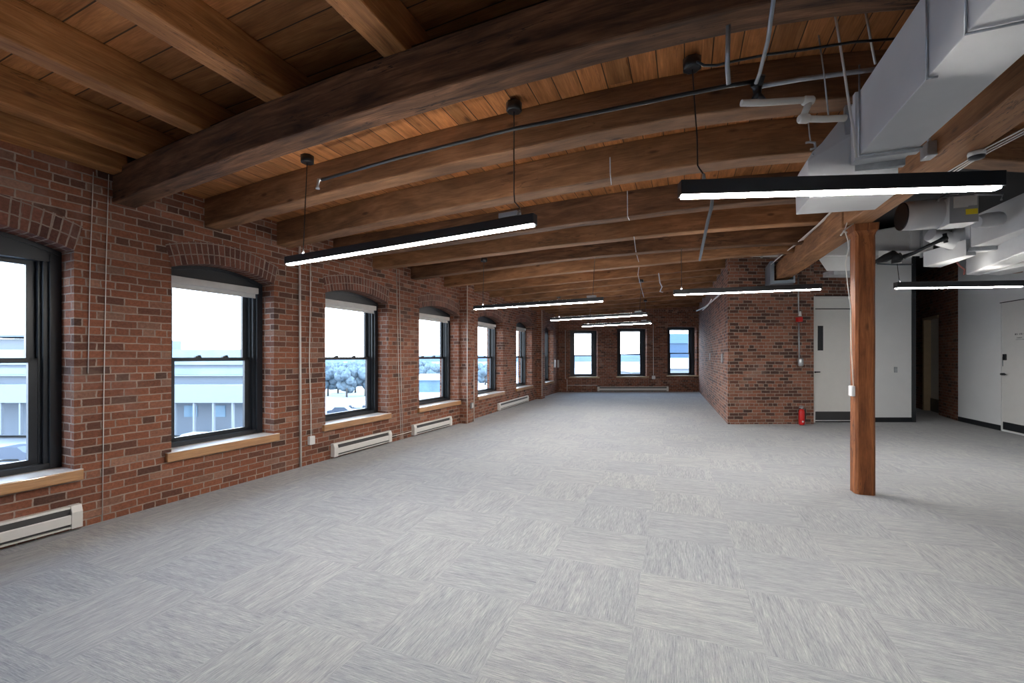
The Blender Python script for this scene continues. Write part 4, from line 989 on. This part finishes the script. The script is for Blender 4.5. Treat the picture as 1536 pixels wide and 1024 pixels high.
# recess door
root = thing('door_2')
nr = V((UR.y, -UR.x, 0))
mb = MB(); mb.obox(R0 + UR*(sa+.0) + nr*.12, UR, nr, sb-sa-.12, .04, 2.40); part(mb, 'door_leaf', M['door'], root)
mb = MB(); mb.obox(R0 + UR*(sa+.0) + nr*.11, UR, nr, sb-sa-.12, .012, .33); part(mb, 'kick_plate', M['black'], root)
mb = MB(); mb.obox(R0 + UR*(sb-.13) - nr*.02, UR, nr, .10, .16, 2.42); mb.obox(R0 + UR*(sa-.0) - nr*.02 + UZ*2.36, UR, nr, sb-sa-.02, .16, .06); sublabel(part(mb, 'door_frame', M['tan'], root), 'tan wooden frame')
tag(recentre(root, R0 + UR*sa), 'grey door with black kick plate and tan frame in the dim brick recess', 'door', kind='structure')

# right edge door
root = thing('door_3'); ns = V((US.y, -US.x, 0))                                   # towards the room
if ns.x > 0: ns = -ns
dl = line_hit(S0, US, 1503.5)
def dp(x, y, off=.0):
    s = line_hit(S0, US, x); p = S0 + US*s; q = p + ns*off; return V((q.x, q.y, H + (HY-y)*p.y/F))
zt = dp(1503.5, 454.5).z
mb = MB(); mb.obox(S0 + US*dl + UZ*.03, US, ns, 1.0, .008, zt-.03); part(mb, 'door_leaf', M['door'], root, bevel=.003)
mb = MB(); mb.obox(S0 + US*(dl-.05) + ns*.0 + UZ*(zt+.002), US, ns, 1.1, .012, .014); sublabel(part(mb, 'head_gap', M['ink'], root), 'dark line over the door')
mb = MB(); mb.obox(S0 + US*(dl-.02), US, ns, .018, .012, zt); part(mb, 'door_frame', M['white'], root)
z1 = dp(1508, 632.5).z; mb = MB(); mb.obox(S0 + US*(dl+.04) + ns*.008 + UZ*.04, US, ns, .92, .006, z1-.04); sublabel(part(mb, 'kick_plate', M['black'], root), 'black kick plate')
h = dp(1507.5, 561, .06); mb = MB(); mb.tube([h, h + US*.02, h + US*.13 + UZ*.002], [.016,.011,.009]); mb.tube([h - ns*.06, h], .022); part(mb, 'handle', M['black'], root)
h = dp(1505.5, 549, .012); mb = MB(); mb.obox(h - UZ*.0, US, ns, .012, .01, .17); part(mb, 'latch_guard', M['galv'], root)
h = dp(1507.5, 540, .008); mb = MB(); mb.obox(h, US, ns, .065, .03, .115); part(mb, 'card_reader', M['black'], root, bevel=.006)
# small lettering, too fine to read in the photo: two rows of dark characters
h = dp(1523.5, 502.5, .0085); mb = MB(); k = 0
rows = [(0., .030, [.02,.012,.018,.0,.016,.02,.014,.0,.018,.02]), (-.062, .022, [.0,.014,.018,.012,.016,.014,.0])]
for dz, hh, ws in rows:
    s = .0 if dz == 0 else .02
    for i, w_ in enumerate(ws):
        if w_:
            mb.obox(h + US*s + UZ*dz, US, ns, w_*.35, .0015, hh); mb.obox(h + US*(s) + UZ*(dz + (hh*.8 if i % 2 else hh*.4)), US, ns, w_, .0015, hh*.2)
            if i % 3 == 0: mb.obox(h + US*(s+w_*.7) + UZ*dz, US, ns, w_*.3, .0015, hh)
        s += .027
mb.obox(h + US*.02 - UZ*.085, US, ns, .2, .0015, .005)
sublabel(part(mb, 'lettering', M['ink'], root), 'small dark lettering')
tag(recentre(root, S0 + US*dl), 'white flush door with black kick plate cut by the right edge', 'door', kind='structure')

# wall bits on white panel and pier
c = W(1343,555,Y=DY); mb = MB(); mb.box(c.x-.03, DY-.02, c.z-.05, c.x+.03, DY, c.z+.07); tag(mb.build('light_switch', M['galv'], bevel=.004), 'small metal switch plate on the white wall panel', 'switch')
c = W(1343,396,Y=DY)
root = thing('fire_alarm_pull'); Yp = 9.0
mb = MB(); mb.tube([W(1197.5,415,Y=Yp), W(1198,470,Y=Yp)], .012); mb.tube([W(1198,484,Y=Yp), W(1199,540,Y=Yp)], .016); part(mb, 'conduit', M['galv'], root)
mb = MB(); c = W(1199,479,Y=Yp); mb.box(c.x-.05, Yp-.04, c.z-.05, c.x+.05, Yp+.05, c.z+.05); part(mb, 'red_box', M['red'], root, bevel=.01)
mb = MB(); c = W(1200,471,Y=Yp); mb.tube([c - UZ*.04, c + UZ*.06], [.03,.02]); part(mb, 'connector', M['white'], root)
mb = MB(); c = W(1201,543,Y=Yp); mb.tube([c - UZ*.09, c - UZ*.06, c + UZ*.06, c + UZ*.09], [.03,.05,.05,.03], seg=12); part(mb, 'bell_box', M['galv'], root)
tag(recentre(root, W(1199,500,Y=Yp)), 'conduit with red box and grey box on the brick corner wall', 'alarm')
root = thing('fire_extinguisher'); Yp = 8.93; c = W(1202.5,637,Y=Yp); c.z = 0
mb = MB(); mb.tube([c + UZ*z for z in (.005, .015, .03, .27, .31, .335)], [.045,.052,.055,.055,.045,.02], seg=20); part(mb, 'cylinder', M['red'], root)
mb = MB(); mb.tube([c + UZ*.33, c + UZ*.36], .016); mb.box(c.x-.05, c.y-.012, .355, c.x+.03, c.y+.012, .37); mb.box(c.x-.045, c.y-.01, .385, c.x+.03, c.y+.01, .396); part(mb, 'valve', M['galv'], root)
mb = MB(); mb.tube([c + V((.02,0,.36)), c + V((.07,-.01,.34)), c + V((.075,-.01,.2)), c + V((.065,-.01,.1))], .009); part(mb, 'hose', M['black'], root)
mb = MB(); q = c + V((-.012,-.056,.08)); mb.tube([q, q - V((0,.002,0))], .02, seg=14); part(mb, 'tag', M['white'], root)
tag(recentre(root, c), 'red fire extinguisher standing on the floor against the brick corner wall', 'extinguisher')
for i, (x, y, w_) in enumerate(((1084.5,537,.10), (1066,535,.08))):
    s = line_hit(PC, UP, x); p = PC + UP*s; z = H + (HY-y)*p.y/F
    mb = MB(); mb.obox(p + UZ*(z-.1), UP, NP, w_, .03, .20); tag(mb.build('wall_plate', M['grey'], bevel=.004), ['nearer','farther'][i] + ' small grey plate on the long side of the brick corner wall', 'plate')

# ---------------------------------------------------------------- outside
GZ = -8.5
mb = MB(); q = [V((-420,-40,GZ)), V((420,-40,GZ)), V((420,220,GZ)), V((-420,220,GZ))]; mb.face(q); tag(mb.build('yard_ground', M['o_ground']), 'pale open yard outside the windows', 'ground', kind='structure')
mb = MB(); q = [V((-900,220,GZ-.3)), V((900,220,GZ-.3)), V((900,900,GZ-.3)), V((-900,900,GZ-.3))]; mb.face(q); tag(mb.build('harbour_water', M['o_water']), 'blue harbour water beyond the yard', 'water', kind='structure')
def hill(name, Y, x0, x1, hmax, label, seed):
    rnd = random.Random(seed); mb = MB(); n = 60; prev = None
    ph = [rnd.uniform(0, 6) for _ in range(4)]
    rows = []
    for i in range(n+1):
        t = i/n; x = lerp(x0, x1, t); hh = hmax*(.55 + .2*math.sin(t*9+ph[0]) + .12*math.sin(t*23+ph[1]) + .06*math.sin(t*51+ph[2])) * min(1, 6*t, 6*(1-t))
        rows.append([V((x, Y-60, GZ)), V((x, Y, GZ+hh*.8)), V((x, Y+60, GZ+hh)), V((x, Y+200, GZ))])
    for a, b in zip(rows[:-1], rows[1:]):
        for k in range(3): mb.face([a[k], b[k], b[k+1], a[k+1]], None, 0, True)
    tag(mb.build(name, M['o_hill']), label, 'hill')
hill('hill', 900, -1100, 900, 21, 'long blue hill beyond the harbour', 3)
# office block seen through the two nearest windows
root = thing('office_building'); Yb = 52.
def slab(name, x0, x1, y0, y1, Y, dep, mat):
    a = W(x0, y1, Y=Y); b = W(x1, y0, Y=Y); mb = MB(); mb.box(a.x, Y, a.z, b.x, Y+dep, b.z); return part(mb, name, mat, root)
slab('roof_screen', -40, 200, 508, 524, Yb+3, 8, M['o_band']); slab('roof_cap', -60, 140, 502, 505, Yb+2, 6, M['o_dark'])
slab('glass_band', -420, 372, 524, 538, Yb, 12, M['o_glass']); slab('fascia', -430, 374, 538, 547, Yb-.6, 12, M['o_glass'])
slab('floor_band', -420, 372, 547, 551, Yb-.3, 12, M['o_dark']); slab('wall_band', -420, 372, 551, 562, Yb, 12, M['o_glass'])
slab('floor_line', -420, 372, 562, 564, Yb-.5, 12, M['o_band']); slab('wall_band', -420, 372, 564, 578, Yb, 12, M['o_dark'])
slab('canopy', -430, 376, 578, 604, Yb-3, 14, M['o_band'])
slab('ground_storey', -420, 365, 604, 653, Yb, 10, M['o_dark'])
for i in range(14):
    x = -30 + i*29
    if x < 360: slab('post', x, x+2.5, 600, 652, Yb-2.9, .3, M['o_band'])
for i in range(10):
    slab('window', 6+i*12, 14+i*12, 526, 536, Yb+2.8, .2, M['o_glass']) if i < 5 else slab('window', 150+(i-5)*42, 170+(i-5)*42, 608, 625, Yb-.06, .2, M['o_glass'])
tag(recentre(root, W(100,650,Y=Yb)), 'long blue-white office building across the yard seen through the nearest windows', 'building')
def tree(x, Y, hgt, label):
    root = thing('tree'); c = V(((x-768)/F*Y, Y, GZ)); rnd = random.Random(int(x*7))
    mb = MB(); mb.tube([c, c+UZ*hgt*.4, c+UZ*hgt*.8], [.25,.2,.06], seg=6); part(mb, 'trunk', M['o_trunk'], root)
    mb = MB()
    for i in range(14):
        a = rnd.uniform(0, 6.28); zz = rnd.uniform(.28, .86)*hgt; rr = hgt*rnd.uniform(.12, .21); q = c + V((math.cos(a)*hgt*.26*rnd.random()**.5, math.sin(a)*hgt*.2, zz))
        G = [[q + V((math.cos(u_)*math.sin(v_), math.sin(u_)*math.sin(v_), math.cos(v_)))*rr*(1+.16*math.sin(5*u_+i)*math.sin(4*v_)) for u_ in [k*6.2832/10 for k in range(10)]] for v_ in [k*3.1416/7 for k in range(8)]]
        for g in range(7):
            for k in range(10): mb.face([G[g][k], G[g][(k+1)%10], G[g+1][(k+1)%10], G[g+1][k]], None, 0, True)
    part(mb, 'crown', M['o_tree'], root)
    tag(recentre(root, c), label, 'tree', 'trees outside beyond the yard')
for i, (x, Y, h_) in enumerate(((492,108,8.4),(507,116,9),(520,105,7.6),(533,118,9.2),(548,108,8.2),(634,150,8.6),(648,140,7.4),(662,156,8.8),(719,165,8.4),(728,150,7.6),(739,172,8.8))):
    tree(x, Y, h_, 'bluish tree outside, %s seen through the %s' % (['first from the left','second from the left','third from the left','fourth from the left','fifth from the left','first from the left','second from the left','third from the left','first from the left','second from the left','third from the left'][i],
         'window right of the wall conduit' if i < 5 else 'window before the first pilaster' if i < 8 else 'window past the first pilaster'))
def car(x, y, label, mat, Y=None):
    Yc = F*(H-GZ)/(y-HY); c = V(((x-768)/F*Yc, Yc, GZ)); root = thing('car')
    mb = MB(); P = [(-2.1,.3),(-2.1,.8),(-1.3,.9),(-.8,1.4),(.8,1.4),(1.4,.95),(2.1,.8),(2.1,.3)]
    for sgn in (0,):
        A_ = [c + V((p[0], -.85, p[1])) for p in P]; B_ = [c + V((p[0], .85, p[1])) for p in P]
        for k in range(len(P)): k2 = (k+1) % len(P); mb.face([A_[k], A_[k2], B_[k2], B_[k]])
        mb.face(A_); mb.face(B_[::-1])
    part(mb, 'body', mat, root)
    for dx in (-1.3, 1.3):
        for dy in (-.86, .70):
            mb = MB(); q = c + V((dx, dy, .33)); mb.tube([q, q+V((0,.16,0))], .33, seg=12); part(mb, 'wheel', M['o_car'], root)
    tag(recentre(root, c), label, 'car', 'cars parked in the yard')
for x, y, l, m_ in ((28,690,'dark car outside the leftmost window','o_car'), (292,668,'white car in front of the office building in the second window','o_carw'), (338,672,'dark car in front of the office building in the second window','o_car'),
                   (512,622,'dark car in the yard through the window right of the conduit','o_car'), (538,612,'white car in the yard through the window right of the conduit','o_carw'), (650,600,'dark car in the yard through the window before the first pilaster','o_car')):
    car(x, y, l, M[m_])
root = thing('street_lamp'); c = V(((67-768)/F*38, 38, GZ)); mb = MB(); mb.tube([c, c+UZ*7.6], .09); part(mb, 'pole', M['o_carw'], root)
mb = MB(); mb.tube([c+UZ*7.6, c+V((1,0,7.7))], .1); part(mb, 'lamp_head', M['o_carw'], root); tag(recentre(root, c), 'pale street lamp outside the leftmost window', 'lamp post')
def shed(x0, x1, y0, y1, Y, label, mat='o_roof', wmat='o_band'):
    root = thing('shed'); a = W(x0, y1, Y=Y); b = W(x1, y0, Y=Y); z0 = GZ
    mb = MB(); mb.box(a.x, Y, z0, b.x, Y+14, lerp(z0, b.z, .7)); part(mb, 'walls', M[wmat], root)
    mb = MB(); zz_ = lerp(z0, b.z, .7); mb.hexa([(a.x-1,Y-1,zz_),(b.x+1,Y-1,zz_),(b.x+1,Y+15,zz_),(a.x-1,Y+15,zz_),(a.x-1,Y+6,b.z),(b.x+1,Y+6,b.z),(b.x+1,Y+8,b.z),(a.x-1,Y+8,b.z)]); part(mb, 'roof', M[mat], root)
    tag(recentre(root, V((a.x, Y, z0))), label, 'building')
shed(866, 889, 553, 560, 150, 'pale low shed by the water in the left far window')
shed(948, 972, 547, 560, 130, 'pale low shed in the middle far window')
shed(1008, 1046, 537, 552, 120, 'white warehouse with grey roof in the right far window')
shed(1000, 1060, 500, 531, 420, 'large blue building on the shore in the right far window', 'o_blue', 'o_blue')
shed(628, 668, 562, 580, 120, 'low shed beyond the trees in the window before the first pilaster', 'o_roof', 'o_glass')

# window daylight portals: they only guide sampling of the sky
def portal(o, u, n, spec):
    a, b, zs, zt, rise = spec; ld = bpy.data.lights.new('portal', 'AREA'); ld.shape = 'RECTANGLE'; ld.size = b-a; ld.size_y = zt-zs+.1; ld.cycles.is_portal = True
    lo = bpy.data.objects.new('window_portal', ld); COL.objects.link(lo); c = o + u*((a+b)/2) - n*.40 + UZ*((zs+zt)/2+.05); lo.location = c
    lo.rotation_euler = n.to_track_quat('-Z', 'Y').to_euler()
for s in wA: portal(AS, UA, NA, s)
for s in wB: portal(AB, UB, NB, s)
for s in wF: portal(BC, UF, NF, s)
